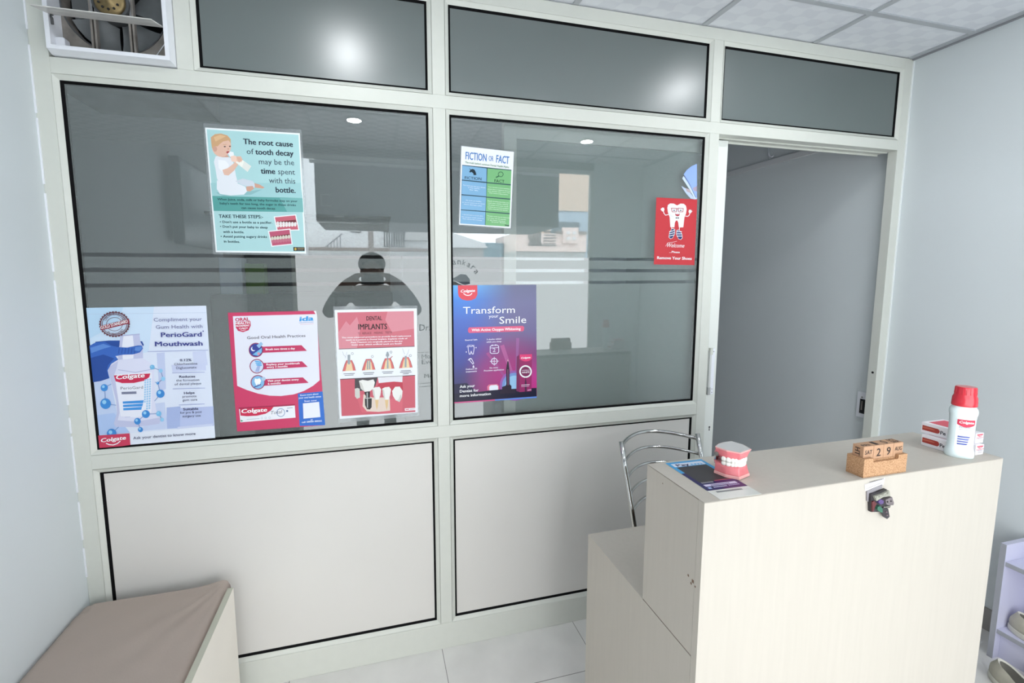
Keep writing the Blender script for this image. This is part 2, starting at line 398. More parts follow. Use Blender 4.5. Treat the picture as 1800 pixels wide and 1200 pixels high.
hd.box((1.544, LY0-.015, 1.003), (1.558, LY0-.003, 1.040), pmat('handle_lug', rgb(170, 172, 172), .4), .001).box((1.548, LY0-.014, 1.198), (1.562, LY0-.003, 1.230), ALU, .001)
for zz in (1.013, 1.03, 1.212): hd.cyl((1.571, LY0-.0085, zz), (1.571, LY0-.007, zz), .0022, DIRTY, 10)
hd.build('door_handle', d1)
kh = MB().cyl((1.5745, LY0-.001, .838), (1.5745, LY0+.001, .838), .0045, DARK, 14).box((1.5728, LY0-.001, .822), (1.5762, LY0+.001, .836), DARK); kh.cyl((1.5745, LY0-.001, .823), (1.5745, LY0+.001, .823), .003, DARK, 12)
kh.build('keyhole', d1)
MB().cyl((2.5575, .020, 1.06), (2.5595, .020, 1.06), .006, DARK, 14).build('bolt_hole', fr)

# ------------------------------------------------------------------ shop front behind the camera
SHUT = pmat('dark_grey_shutter_box', rgb(70, 74, 76), .6)
wf = struct('wall_front')
MB().box((XL, YF-.06, 0), (-.63, YF, ZC+.05), pmat('front_wall_in_shade', rgb(120, 124, 128), .7)).build('wall_pier', wf)  # unlit pier: its shade is put into the dark grey
MB().box((2.08, YF-.06, 0), (XR, YF, ZC+.05), WALLP).build('wall_pier', wf)
MB().box((-.63, YF-.06, 2.56), (2.08, YF, ZC+.05), SHUT).build('lintel', wf)
MB().box((-.43, YF-.30, 2.035), (1.76, YF-.08, 2.56), SHUT, .01).build('shutter_box', wf)
MB().box((-.43, YF-.9, 2.035), (1.76, YF-.3, 2.12), SHUT).build('canopy', wf)
w6 = struct('window_6')
SX0, SX1, SZF = -.60, 2.05, 1.745
for a in ((-.63, 0, -.60, 2.56), (2.05, 0, 2.08, 2.56)): MB().box((a[0], YF-.05, a[1]), (a[2], YF, a[3]), ALU, .001, 1).build('window_frame', w6)
MB().box((SX0, YF-.05, 2.53), (SX1, YF, 2.56), ALU).build('window_frame', w6)
MB().box((SX0, YF-.05, 0), (SX1, YF, .07), ALU).build('window_frame', w6)
GLOW = emat('daylit_frosted_film', (.94, .975, 1.0), FILM_GLOW)
b = MB()
for x0, x1 in ((SX0, .262), (.266, SX1)):
    b.box((x0, YF-.026, .07), (x1, YF-.02, SZF), GLOW)
b.build('frosted_film', w6)
b = MB()
for x0, x1 in ((SX0, .262), (.266, SX1)):
    b.box((x0, YF-.026, SZF), (x1, YF-.02, 2.53), glassmat('clear_shop_glass', 1.15, 0, None, 1, (.97, .98, .98)))
b.build('clear_glass', w6)
TXT = pmat('dark_vinyl_letters', rgb(60, 66, 76), .6); TXP = pmat('violet_vinyl', rgb(88, 92, 130), .6); TXB = pmat('tan_vinyl', rgb(170, 150, 140), .6)
b = MB(); YT = YF-.0185
def ft(s, p0, p1, **k):
    vs, fs = text2d(s, p0, p1, **k); b.add([(x, YT+d, z) for x, z, d in lay(vs, k.get('bold', 0))], [tuple(reversed(f)) for f in ccw(vs, fs)], TXT)
def cut():
    global b
    b.build('text_line', w6); b = MB()
ft('Dr.', (.405, 1.085), (.500, 1.085), cap=.06, bold=.01); cut()
ft('Mon', (.42, .83), (.53, .83), cap=.04); cut(); ft('Eve', (.42, .78), (.52, .78), cap=.04); cut(); ft('Mon', (.44, .65), (.55, .65), cap=.04); cut()
for z0, z1 in ((.885, .888), (.60, .604), (.57, .574)): MB().box((.34, YT, z0), (.62, YT+.001, z1), TXT).build('rule_line', w6)
for ch, a in zip('ankara', (100, 87, 74, 61, 48, 35)):          # curved shop name
    r = .185; cx, cz = .762, 1.492; t = math.radians(a); p = (cx+r*math.cos(t), cz+r*math.sin(t)); dd = .0160; tx, tz = math.sin(t), -math.cos(t)
    ft(ch, (p[0]-tx*dd, p[1]-tz*dd), (p[0]+tx*dd, p[1]+tz*dd), bold=.015)
b.build('text_line', w6)
b = MB()
b.add([(.70+.17*x, YT, 1.50+.1*z) for x, z in ((-.1, .45), (.2, .6), (.5, .9), (.8, .85), (1.0, .4), (1.0, 0), (.7, -.1), (.4, .15), (.1, .35))], [list(range(9))[::-1]], TXP)
b.add([(.70+.17*x, YT, 1.50+.1*z) for x, z in ((-.1, .4), (.1, .3), (.4, .05), (.65, -.15), (.2, -.15), (-.1, -.1))], [list(range(6))[::-1]], TXB)
b.build('logo', w6)
# ------------------------------------------------------------------ the street outside (seen mirrored in the panes)
PLW = pmat('white_house_plaster', rgb(235, 236, 236), .8, var=.03, vscale=1.2); PLP = pmat('pink_house_plaster', rgb(232, 208, 198), .8, var=.03)
GRYH = pmat('grey_house_plaster', rgb(170, 168, 165), .8); RAIL = pmat('dark_iron_railing', rgb(60, 60, 62), .5); CAPC = pmat('brown_parapet_cap', rgb(130, 115, 108), .7)
TANH = pmat('tan_house_plaster', rgb(205, 180, 160), .8); GLSH = pmat('dark_house_window', rgb(80, 92, 100), .2)
o = MB().box((-30, -40, -.5), (30, -2.62, -.4), pmat('grey_street', rgb(165, 162, 158), .9, var=.05)).build('street'); tag(o, kind='structure')
def world_thing(name, label, cat, loc, group=None): return thing(name, label, cat, loc, group=group)
r = world_thing('house', 'white plastered house with small balcony railing, mirrored in the left glass pane', 'house', (-1.2, -10, -.4))
MB().box((-5, -13, -.4), (1.5, -10, 6.2), PLW).build('wall', r)
MB().box((.55, -9.99, 2.44), (1.5, -9.8, 3.3), GRYH).build('porch', r)
MB().box((-5, -9.9, 2.17), (1.5, -9.7, 2.24), CAPC).build('ledge', r)
b = MB()
for k in range(9): b.cyl((.34+.058*k, -9.78, 2.27), (.34+.058*k, -9.78, 2.62), .013, RAIL, 6)
b.box((.32, -9.79, 2.61), (.84, -9.77, 2.64), RAIL).box((.32, -9.79, 2.27), (.84, -9.77, 2.29), RAIL); b.build('railing', r)
f = MB().box((-.45, -10.02, 2.62), (-.2, -9.97, 2.82), RAIL).build('window', r); subw(MB().box((-.43, -9.975, 2.64), (-.22, -9.965, 2.71), PLW).box((-.43, -9.975, 2.73), (-.22, -9.965, 2.80), PLW), 'pane', f, r)
b = MB()
for k in range(5): b.cyl((-.95+.07*k, -9.7, 2.24), (-.95+.07*k, -9.7, 2.3+.06*k), .008, RAIL, 6)
b.cyl((-1.0, -9.7, 2.25), (-.62, -9.7, 2.56), .012, RAIL, 6); b.build('railing', r)
r = world_thing('pole', 'grey street pole in front of the white house, mirrored in the left pane', 'pole', (.02, -8.2, -.4))
MB().cyl((.02, -8.2, -.4), (.02, -8.2, 5.5), .055, pmat('weathered_pole', rgb(135, 125, 120), .8), 14).build('shaft', r); MB().cyl((.02, -8.2, -.4), (.02, -8.2, -.2), .09, GRYH, 14).build('base', r)
r = world_thing('house', 'pink plastered house with roof terrace and railing, mirrored in the right glass pane', 'house', (4.7, -10, -.4))
MB().box((3.7, -12, -.4), (5.75, -10, 2.22), GRYH).box((3.72, -12, 2.22), (5.75, -9.95, 2.70), PLP).build('wall', r)
for x0, x1 in ((3.7, 4.06), (4.85, 5.05), (5.5, 5.75)): MB().box((x0, -9.98, 2.70), (x1, -9.9, 2.77), CAPC).build('parapet_cap', r)
b = MB()
for k in range(5): b.box((4.5, -9.94, 2.42+.075*k), (4.85, -9.92, 2.435+.075*k), RAIL)
for k in range(8): b.tube([(4.08+.05*k, -9.93, 2.38), (4.12+.04*k, -9.92, 2.5), (4.06+.05*k, -9.93, 2.62), (4.1+.045*k, -9.93, 2.74)], .011, RAIL, 5)
b.box((4.06, -9.94, 2.37), (4.86, -9.92, 2.39), RAIL).box((4.06, -9.94, 2.74), (4.86, -9.92, 2.76), RAIL); b.build('railing', r)
p = MB().box((5.02, -9.95, 2.44), (5.47, -9.86, 2.86), PLP).build('sign_board', r)
for xx in (5.12, 5.29):
    for zz in (2.53, 2.68): subw(MB().box((xx, -9.86, zz), (xx+.09, -9.82, zz+.08), PLW), 'block', p, r)
MB().box((4.5, -10.6, 2.70), (4.8, -10.2, 3.6), TANH).build('column', r)
r = world_thing('house', 'tan house with blue upper wall beyond the pink house, mirrored near the shutter end', 'house', (6.4, -14, -.4))
MB().box((5.6, -16, -.4), (10, -14, 3.9), pmat('blue_grey_plaster', rgb(160, 175, 188), .8)).box((5.6, -16, 3.9), (10, -13.95, 5.2), TANH).build('wall', r)
MB().box((6.4, -14.1, 3.0), (7.4, -13.93, 3.5), GLSH).build('window', r)
r = world_thing('house', 'low blue shed house between the white and the pink house, mirrored beside the poster', 'house', (2.7, -11, -.4))
MB().box((1.55, -14, -.4), (3.1, -11, 2.35), GRYH).box((3.1, -14, -.4), (3.68, -11, 2.5), pmat('blue_shed', rgb(130, 160, 170), .8)).build('wall', r)
MB().prism([(1.5, 2.35), (3.2, 2.35), (3.1, 2.48), (1.5, 2.95)], (-13.9, -10.9), PLW).build('roof', r)

# ------------------------------------------------------------------ the photographer (mirrored in the left pane)
SKIN = bpy.data.materials.new('person_surface'); nt, out = nodes(SKIN)
b_ = nt.nodes.new('ShaderNodeBsdfPrincipled'); nt.links.new(b_.outputs[0], out.inputs[0]); b_.inputs['Roughness'].default_value = .7
tc = nt.nodes.new('ShaderNodeTexCoord'); sp = nt.nodes.new('ShaderNodeSeparateXYZ'); nt.links.new(tc.outputs['Object'], sp.inputs[0])
mp = nt.nodes.new('ShaderNodeMapRange'); nt.links.new(sp.outputs[2], mp.inputs[0]); mp.inputs[1].default_value = 0; mp.inputs[2].default_value = 1.8
cr = nt.nodes.new('ShaderNodeValToRGB'); cr.color_ramp.interpolation = 'CONSTANT'; nt.links.new(mp.outputs[0], cr.inputs[0])
cr.color_ramp.elements[0].color = rgb(48, 50, 58); cr.color_ramp.elements[1].position = .92/1.8; cr.color_ramp.elements[1].color = rgb(52, 56, 60)
e = cr.color_ramp.elements.new(1.455/1.8); e.color = rgb(150, 112, 92); nt.links.new(cr.outputs[0], b_.inputs['Base Color'])
PV, PE, PR_ = [], [], []
def pt(p, r, a=None):
    PV.append(p); PR_.append(r)
    if a is not None: PE.append((a, len(PV)-1))
    return len(PV)-1
px, py = .01, -2.06
pel = pt((px, py-.02, .96), .155); sp1 = pt((px, py-.03, 1.13), .135, pel); ch = pt((px, py-.03, 1.30), .165, sp1); ch2 = pt((px, py-.03, 1.41), .125, ch)
nk = pt((px, py-.01, 1.49), .052, ch2); jaw = pt((px, py+.03, 1.555), .068, nk); hd_ = pt((px, py, 1.63), .088, jaw); hd2 = pt((px, py-.01, 1.70), .062, hd_)
pt((px, py+.105, 1.60), .014, hd_)
for sgn in (-1, 1):
    pt((px+sgn*.095, py-.01, 1.61), .016, hd_)
    sh = pt((px+sgn*.190, py-.03, 1.435), .068, ch2)
    el = pt((px+sgn*.350, py+.08, 1.275), .054, sh); ef = pt((px+sgn*.295, py+.14, 1.38), .051, el)
    wr_ = pt((px+sgn*.205, py+.205, 1.505), .040, ef); pm = pt((px+sgn*.145, py+.238, 1.552), .044, wr_)
    for k, (dx, dz, l) in enumerate(((-.012, .052, 1.0), (.004, .060, 1.1), (.018, .055, 1.0), (.028, .036, .85))):   # fingers over the phone's back
        f1 = pt((px+sgn*(.140-dx-.018), py+.262, 1.552+dz*.55), .0088, pm); f2 = pt((px+sgn*(.140-dx-.040*l), py+.279, 1.552+dz*.62), .008, f1); pt((px+sgn*(.140-dx-.058*l), py+.281, 1.552+dz*.5), .0072, f2)
    th = pt((px+sgn*.10, py+.228, 1.528), .011, pm); pt((px+sgn*.075, py+.240, 1.522), .0095, th)
    hp = pt((px+sgn*.095, py-.02, .87), .095, pel); kn = pt((px+sgn*.11, py+.01, .49), .062, hp); an = pt((px+sgn*.115, py-.03, .09), .042, kn); pt((px+sgn*.125, py+.12, .04), .036, an)
me = bpy.data.meshes.new('person'); me.from_pydata(PV, PE, []); me.update()
person = bpy.data.objects.new('person', me); COL.objects.link(person); me.materials.append(SKIN)
sm = person.modifiers.new('skin', 'SKIN'); sm.use_smooth_shade = True
for i, r_ in enumerate(PR_): me.skin_vertices[0].data[i].radius = (r_, r_*(.72 if i in (pel, sp1, ch, ch2) else 1))
me.skin_vertices[0].data[pel].use_root = True
ss = person.modifiers.new('subdivision', 'SUBSURF'); ss.levels = 2; ss.render_levels = 2
tag(person, 'person in dark clothes holding a phone up with both hands, mirrored in the left pane', 'person')
HAIR = pmat('dark_hair', rgb(36, 33, 32), .7)
bm = bmesh.new(); bmesh.ops.create_uvsphere(bm, u_segments=24, v_segments=14, radius=1)
for v in bm.verts:
    v.co = Vector((px+v.co.x*.108, py-.018+v.co.y*.122, 1.672+v.co.z*.092))
bmesh.ops.delete(bm, geom=[v for v in bm.verts if v.co.y > py+.075 and v.co.z < 1.69 or v.co.z < 1.60], context='VERTS')
b = MB().bm(bm, HAIR, True); h_ = b.build('hair', person)
EYE = pmat('eye_white', rgb(225, 222, 216), .3)
for sgn in (-1, 1): MB().lathe([(.011, -.004), (.011, .004)], (px+sgn*.034, py+.082, 1.632), EYE, 12, 1, .5).build('eye', person)
ph = thing('phone', 'dark phone held up sideways in front of the mirrored person', 'phone', (px, -1.797, 1.548))
PHM = pmat('dark_phone', rgb(24, 25, 28), .8, spec=.1)
MB().box((px-.083, -1.8015, 1.510), (px+.083, -1.7935, 1.592), PHM, .003).build('body', ph)
c = MB()
for dx in (-.062, -.046): c.cyl((px+dx, -1.7935, 1.573), (px+dx, -1.7915, 1.573), .006, GLSH, 14)
c.build('lens', ph)
c = MB().box((px-.076, -1.8025, 1.517), (px+.076, -1.8015, 1.585), GLSH); c.build('screen', ph)

# ------------------------------------------------------------------ ceiling lamps, television, fan over the shop front
LAMP = emat('lamp_diffuser', (.95, .98, 1), LAMP_GLOW)
first = None
for x, y, lb in ((-.079, -1.575, 'round recessed ceiling lamp whose mirror image shows in the left pane'), (1.676, -1.635, 'round recessed ceiling lamp whose mirror image shows in the right pane'),
              (-.075, -.575, 'round recessed ceiling lamp that glares on the left transom pane'), (1.722, -.575, 'round recessed ceiling lamp that glares on the wide middle transom pane')):
    if first is None:
        first = l_ = thing('ceiling_lamp', lb, 'lamp', (x, y, ZC-.006), group='recessed ceiling lamps', world=False)
        MB().lathe([(.046, 0), (.058, -.001), (.060, .004), (.046, .006)], (0, 0, 0), WHITEP, 32).build('rim', l_)
        MB().lathe([(.0455, -.0015), (.0455, .002)], (0, 0, 0), LAMP, 32).build('diffuser', l_)
    else:
        l_ = copy_tree(first); l_.location = (x, y, ZC-.006); l_['label'] = lb
l_ = thing('fill_tube_lamp', 'tube lamp added out of view behind the transom rail to brighten the inner room', 'lamp', (.55, 1.10, ZC-.06), world=False)  # fill light added for the inner room, hidden by the rail
MB().box((-.62, -.02, .02), (.62, .02, .06), WHITEP).build('batten', l_); MB().cyl((-.6, 0, 0), (.6, 0, 0), .014, emat('fill_tube_glow', (.95, .98, 1), ROOM_GLOW*6), 14).build('tube', l_)
tv = thing('television', 'flat dark television on the left wall, faintly mirrored in the left pane', 'television', (XL+.03, -1.17, 1.73))
TVM = pmat('dark_television_plastic', rgb(38, 40, 42), .35)
MB().box((XL+.03, -1.50, 1.735), (XL+.075, -.85, 2.165), TVM, .004).build('case', tv); MB().box((XL+.075, -1.49, 1.75), (XL+.077, -.86, 2.155), GLSH).build('screen', tv); MB().box((XL, -1.3, 1.85), (XL+.03, -1.05, 2.05), DARKM).build('bracket', tv)
fn_ = thing('fan_housing', 'dark square fan housing hung over the shop front, mirrored in the left pane', 'fan', (-.25, YF-.01, 2.01))
MB().box((-.42, YF-.08, 2.02), (-.08, YF+.03, 2.37), TVM, .008).build('case', fn_)
b = MB().tube([(-.25+.12*math.cos(t*math.pi/16), YF+.034, 2.19+.12*math.sin(t*math.pi/16)) for t in range(32)], .004, DIRTY, 6, True); b.tube([(-.25+.04*math.cos(t*math.pi/12), YF+.036, 2.19+.04*math.sin(t*math.pi/12)) for t in range(24)], .012, DARKM, 6, True); b.build('grille_ring', fn_)
MB().tube([(-.30, YF+.036, 2.235), (-.375, YF+.036, 2.235), (-.375, YF+.036, 2.145), (-.30, YF+.036, 2.145)], .004, WHITEP, 6).build('bracket', fn_); MB().tube([(-.28, YF+.036, 2.062), (-.20, YF+.036, 2.062)], .006, WHITEP, 6).build('handle', fn_)
pp = MB().cyl((-.45, YF+.05, 2.49), (1.7, YF+.05, 2.49), .014, WHITEP, 12).box((.02, YF, 2.475), (.06, YF+.06, 2.505), DARKM).box((.6, YF, 2.475), (.64, YF+.06, 2.505), DARKM).box((1.3, YF, 2.475), (1.34, YF+.06, 2.505), DARKM).build('curtain_rod', None, origin=(.6, YF+.05, 2.49))
tag(pp, 'pale rod across the top of the shop front, mirrored in the panes', 'rod')

# ------------------------------------------------------------------ bench with upholstered top
bn = thing('bench', 'low cream laminate box bench with taupe cushion top along the left wall', 'bench', (-.74, -.75, 0))
BY0, BY1, BX0, BX1, BZ = -1.62, -.088, -.972, -.503, .482
b = MB().box((BX1-.018, BY0, 0), (BX1, BY1, BZ), LAM2).box((BX1-.0182, BY0, BZ), (BX1-.0002, BY1, BZ+.0012), PLY); b.build('side_panel', bn)
for y0, y1 in ((BY1-.018, BY1), (BY0, BY0+.018)):
    MB().box((BX0, y0, 0), (BX1-.0185, y1, .43), LAM2).build('end_panel', bn)
MB().box((BX0, BY0+.02, .40), (BX1-.019, BY1-.019, .418), LAM2).build('base_board', bn)
cx0, cx1, cy0, cy1 = -.973, -.5235, -1.60, -.048
def cushion(u, v):
    # v runs from the lower edge over the far side, along the top; u across
    x = cx0+(cx1-cx0)*u
    du = min(u, 1-u)*(cx1-cx0)
    y = cy1+(cy0-cy1)*v; dv = min(v, 1-v)*(cy1-cy0)*-1
    r = .028
    def rnd_(d): return 0 if d >= r else r-math.sqrt(max(r*r-(r-d)**2, 0))
    z = .503-rnd_(du)*.9-rnd_(dv)*.9
    # pulled corner and slanting creases at the far inner corner
    cxn, cyn = (x-cx1), (y-cy1); d = math.hypot(cxn, cyn)
    z += .016*math.exp(-(d/.07)**2)
    a = math.atan2(-cyn, -cxn)      # 0 along -x, pi/2 along -y
    z += .0035*math.sin(a*17+1.0)*math.exp(-((a-1.0)/.42)**2)*math.exp(-d/.30)*min(1, d/.06)*(1 if du > .02 else du/.02)
    z += .004*math.sin(u*3.1)*math.sin(v*math.pi)
    if u < .08 and v < .03: z -= .004
    return (x, y, z)
b = MB(); nu, nv = 60, 150
b.grid(nu, nv, lambda u, v: cushion(u, v*v*.35+v*.65), SEAT)
top = len(b.v); ring = [i for i in range(nu+1)]+[j*(nu+1)+nu for j in range(1, nv+1)]+[nv*(nu+1)+i for i in range(nu-1, -1, -1)]+[j*(nu+1) for j in range(nv-1, 0, -1)]
low = [(b.v[i][0], b.v[i][1], .419) for i in ring]
o0 = len(b.v); b.v += low
n = len(ring); k_ = b.slot(SEAT)
for i in range(n):
    j = (i+1) % n; b.f.append((ring[i], o0+i, o0+j, ring[j])[::-1]); b.m.append(k_); b.sm.append(True)
b.build('cushion', bn)

# ------------------------------------------------------------------ reception desk
dk = thing('reception_desk', 'cream laminate reception desk with raised counter and lower desk behind', 'desk', (1.14, -.73, 0))
KX0, KX1, KF, KM, KB, H1, H2 = .674, 1.607, -.997, -.785, -.466, 1.09, .717
TH = .018
MB().box((KX0, KF, 0), (KX1, KF+TH, H1-.0008), LAM).build('front_panel', dk)
MB().box((KX0, KF, H1), (KX1, KM, H1+.0008), LAM).box((KX0+.001, KF+.001, H1-TH), (KX1-.001, KM, H1), EDGE).build('counter_top', dk)
for xa, xb in ((KX0, KX0+TH), (KX1-TH, KX1)):
    MB().box((xa, KF+TH+.0006, H2+.0014), (xb, KM, H1-.0015), LAM).build('upper_side_panel', dk)
    MB().box((xa, KF+TH+.0006, 0), (xb, KB, H2-.0014), LAM).build('lower_side_panel', dk)
b = MB().box((KX0+.0012, KF+.004, .01), (KX0+.017, KB-.003, H2-.002), EDGE).box((KX0+.0012, KF+.004, .02), (KX0+.017, KM-.003, H1-.002), EDGE); b.build('edge_band', dk)
MB().box((KX0+TH+.002, KM-TH, H2), (KX1-TH-.002, KM, H1-.002), LAM).build('riser_panel', dk)
MB().box((KX0, KM, H2-.0012), (KX1, KB, H2), LAM).box((KX0+.001, KF+.02, H2-TH), (KX1-.001, KB-.001, H2-.0012), EDGE).build('desk_top', dk)
# scuffs on the left side
SC = pmat('brown_scuff', rgb(120, 96, 80), .8)
for (a, c, d) in ((1210, 1010, .004), (1218, 1020, .006), (1215, 1024, .004), (1222, 1030, .003), (1165, 849, .002)):
    p = on(a, c, 0, KX0); MB().box((KX0-.0006, p.y-d/2, p.z-d*.9), (KX0+.0002, p.y+d/2, p.z+d*.3), SC).build('scuff_mark', dk)
# ------------------------------------------------------------------ steel chair behind the desk
chr_ = thing('chair', 'chrome tube chair with curved ladder back between the desk and the partition', 'chair', (1.12, -.42, 0))
CXL, CXR = .942, 1.296
def post(x):
    return [(x, -.205, .918), (x, -.24, .82), (x, -.29, .70), (x, -.335, .58), (x, -.352, .45), (x, -.345, .2), (x, -.31, .012)]
for x in (CXL, CXR):
    MB().tube(post(x), .0098, CHROME, 14).build('back_post', chr_)
def rung(z):
    y0 = -.205-(.918-z)*.36
    return [(CXL+(CXR-CXL)*t, y0+.105*math.sin(math.pi*t)**.8*(1 if 0 < t < 1 else 0), z-.0+.012*math.sin(math.pi*t)) for t in [i/18 for i in range(19)]]
for k, z in enumerate((.898, .838, .778, .718, .658)):
    MB().tube(rung(z), .0062 if k else .0075, CHROME, 10).build('back_rung', chr_)
MB().box((CXL, -.74, .435), (CXR, -.34, .475), pmat('black_vinyl_seat', (.02, .02, .022, 1), .5), .015).build('seat', chr_)
for x in (CXL+.01, CXR-.01): MB().tube([(x, -.36, .43), (x, -.72, .43), (x, -.75, .40), (x, -.77, .012)], .0098, CHROME, 12).build('front_leg', chr_)

# ------------------------------------------------------------------ jaw model
jw = thing('jaw_model', 'pink dental jaw model with white teeth standing on the counter beside the payment card', 'jaw model', (.8385, -.888, H1+.0024), math.radians(17), world=False)
GUM = pmat('pink_gum_plastic', rgb(226, 122, 128), .3, spec=.5, var=.06, vscale=60, coat=.3); PINK = pmat('pale_pink_base_rim', rgb(238, 176, 172), .35)
GREYT = pmat('grey_base_top', rgb(196, 196, 194), .5); TOOTH = pmat('white_tooth_enamel', rgb(246, 244, 236), .22, coat=.3)
OUT = [(-.0335, .022), (-.0345, -.007), (-.0215, -.0335), (.0215, -.0335), (.0345, -.007), (.0335, .022), (.010, .028), (-.010, .028)]
def ring(outline, k, z): return [(x*k, y*k, z) for x, y in outline]
def loft(b, rings, m, capb=True, capt=True, smooth=False):
    n = len(rings[0]); vs = [p for r in rings for p in r]; fs = []
    for i in range(len(rings)-1):
        for k in range(n):
            l = (k+1) % n; fs.append([i*n+k, i*n+l, (i+1)*n+l, (i+1)*n+k])
    if capb: fs.append(list(range(n))[::-1])
    if capt: fs.append([(len(rings)-1)*n+k for k in range(n)])
    return b.add(vs, fs, m, smooth)
def dense(outline, n=12):
    o = []
    for i in range(len(outline)):
        a = outline[i]; c = outline[(i+1) % len(outline)]
        for k in range(n): o.append((a[0]+(c[0]-a[0])*k/n, a[1]+(c[1]-a[1])*k/n))
    return o
def arch(t, k=1.0): return (.0312*k*math.sin(t), .006-.0365*k*math.cos(t) if abs(t) < 1.6 else .006+.0*t)
def gums(z0, z1, z2, flip):
    """gum block from the flat base (z0) to the tooth necks (z2)"""
    do = dense(OUT)
    def shape(f, z, ripple):
        r = []
        for i, (x, y) in enumerate(do):
            a = math.atan2(x, -(y-.006)); k = 1-f
            d = math.hypot(x, y-.006); ax = .0322*math.sin(a); ay = .006-.0372*math.cos(a)
            rr = ripple*math.cos(a*13)
            r.append((x*(1-f)+ax*f*(1+rr), y*(1-f)+ay*f*(1+rr), z+(0.0012*math.cos(a*11) if ripple else 0)))
        return r
    rs = [shape(0, z0, 0), shape(.12, z0+(z1-z0)*.35, 0), shape(.35, z1, .0), shape(.60, z1+(z2-z1)*.5, .018), shape(.78, z2, .02)]
    if flip: rs = [list(reversed(r)) for r in rs]
    return rs
b = MB(); loft(b, [ring(OUT, 1.02, 0), ring(OUT, 1.02, .005), ring(OUT, 1.0, .007)], PINK); b.build('base_rim', jw)
b = MB(); loft(b, gums(.006, .015, .0275, False), GUM, smooth=True); lower = b.build('lower_gum', jw)
b = MB(); loft(b, gums(.064, .056, .0455, True), GUM, smooth=True); upper = b.build('upper_gum', jw)
b = MB(); loft(b, [ring(OUT, 1.0, .0635), ring(OUT, 1.03, .0655), ring(OUT, 1.03, .0668)], PINK); b.build('top_rim', jw)
b = MB(); loft(b, [ring(OUT, .985, .0662), ring(OUT, .985, .0674)], GREYT); b.build('top_plate', jw)
def tooth_mesh(wd, dp, ht):
    bm = bmesh.new(); bmesh.ops.create_cube(bm, size=1)
    bmesh.ops.subdivide_edges(bm, edges=bm.edges[:], cuts=3, use_grid_fill=True)
    for v in bm.verts:
        x, y, z = v.co*2; s = 1-.42*max(0, -z)**2; 
        l = max(abs(x), abs(y), abs(z)); q = Vector((x, y, z)).normalized()*l; p = Vector((x, y, z)).lerp(q, .48)
        v.co = Vector((p.x*wd*s, p.y*dp*s, p.z*ht))
    return bm
TT = [(-1.42, .0052, .0050, .0058), (-1.13, .0052, .0050, .0060), (-.88, .0040, .0042, .0064), (-.67, .0038, .0040, .0066), (-.46, .0037, .0038, .0074), (-.27, .0034, .0032, .0068), (-.09, .0040, .0032, .0074)]
for up in (0, 1):
    for sg in (-1, 1):
        for t, wd, dp, ht in TT:
            k = .99 if up else .955
            x, y = arch(t, k); z = .0435 if up else .0310; sc_ = 1 if up else .92
            bm = tooth_mesh(wd*1.10, dp*1.0, ht*sc_*1.08)
            rot = Matrix.Rotation(-t*sg*-1 if False else t*(-sg)*-1, 4, 'Z')
            M_ = Matrix.Translation((x*-sg*-1, y, z)) @ Matrix.Rotation(t*sg, 4, 'Z') @ (Matrix.Rotation(math.pi, 4, 'X') if up else Matrix.Identity(4))
            MB().bm(bm, TOOTH, True, M_).build('tooth', upper if up else lower)
hg = MB().cyl((-.012, .030, .036), (.012, .030, .036), .0045, CHROME, 14).box((-.022, .026, .02), (-.012, .031, .052), CHROME, .001).box((.012, .026, .02), (.022, .031, .052), CHROME, .001)
hg.cyl((-.036, .018, .050), (-.030, .018, .050), .005, DIRTY, 14); hg.build('hinge', jw)

# ------------------------------------------------------------------ payment card lying on the counter (its square code left out)
cdp = thing('payment_card', 'laminated blue and navy payment card lying flat beside the jaw model', 'card', (.772, -.895, H1+.0009), math.radians(-1.2), world=False)
W_, L_ = .108, .199
def cq(b, u0, u1, v0, v1, m, z): b.add([(u0*W_-W_/2, L_/2-v1*L_, z), (u1*W_-W_/2, L_/2-v1*L_, z), (u1*W_-W_/2, L_/2-v0*L_, z), (u0*W_-W_/2, L_/2-v0*L_, z)], [[0, 1, 2, 3]], m)
b = MB().box((-W_/2, -L_/2, 0), (W_/2, L_/2, .0008), pmat('clear_card_laminate', rgb(214, 216, 210), .25)); b.build('sheet', cdp)
b = MB(); Zc = .0010
cq(b, 0, 1, 0, .33, ink(66, 160, 214), Zc); cq(b, 0, 1, .33, .80, ink(34, 34, 92), Zc); cq(b, .45, 1, .60, .80, ink(70, 34, 96), Zc+.0001); cq(b, .08, .92, .05, .145, ink(222, 230, 244), Zc+.0002)
cq(b, .10, .90, .16, .60, ink(52, 52, 56), Zc+.0002); cq(b, .10, .90, .66, .71, ink(212, 206, 232), Zc+.0002); cq(b, .48, .94, .585, .60, ink(190, 90, 100), Zc+.0003); cq(b, .10, .18, .73, .765, ink(170, 190, 230), Zc+.0002)
b.build('printed_panel', cdp)
b = MB()
def ct(s, u0, u1, v, m, cap, bold=.0):
    vs, fs = text2d(s, (u0*W_-W_/2, L_/2-v*L_), (u1*W_-W_/2, L_/2-v*L_), cap=cap, bold=bold); b.add([(x, y, Zc+.0005+d) for x, y, d in lay(vs, bold)], ccw(vs, fs), m)
ct('Pay', .16, .50, .138, ink(22, 30, 84), .0135, .03); ct('tm', .52, .84, .138, ink(70, 180, 230), .0105, .03)
for u0, u1, v, hh, c in ((.25, .72, .70, .004, (90, 80, 130)), (.24, .58, .755, .005, (190, 190, 220)), (.62, .90, .748, .004, (190, 180, 220)), (.15, .78, .865, .006, (130, 136, 140)), (.12, .42, .632, .006, (150, 150, 150))):
    n = max(3, int((u1-u0)*24))                          # print too small to read
    for i in range(n):
        f0 = u0+(u1-u0)*i/n; f1 = u0+(u1-u0)*(i+.75)/n
        cq(b, f0, f1, v-hh/L_, v, ink(*c), Zc+.0005)
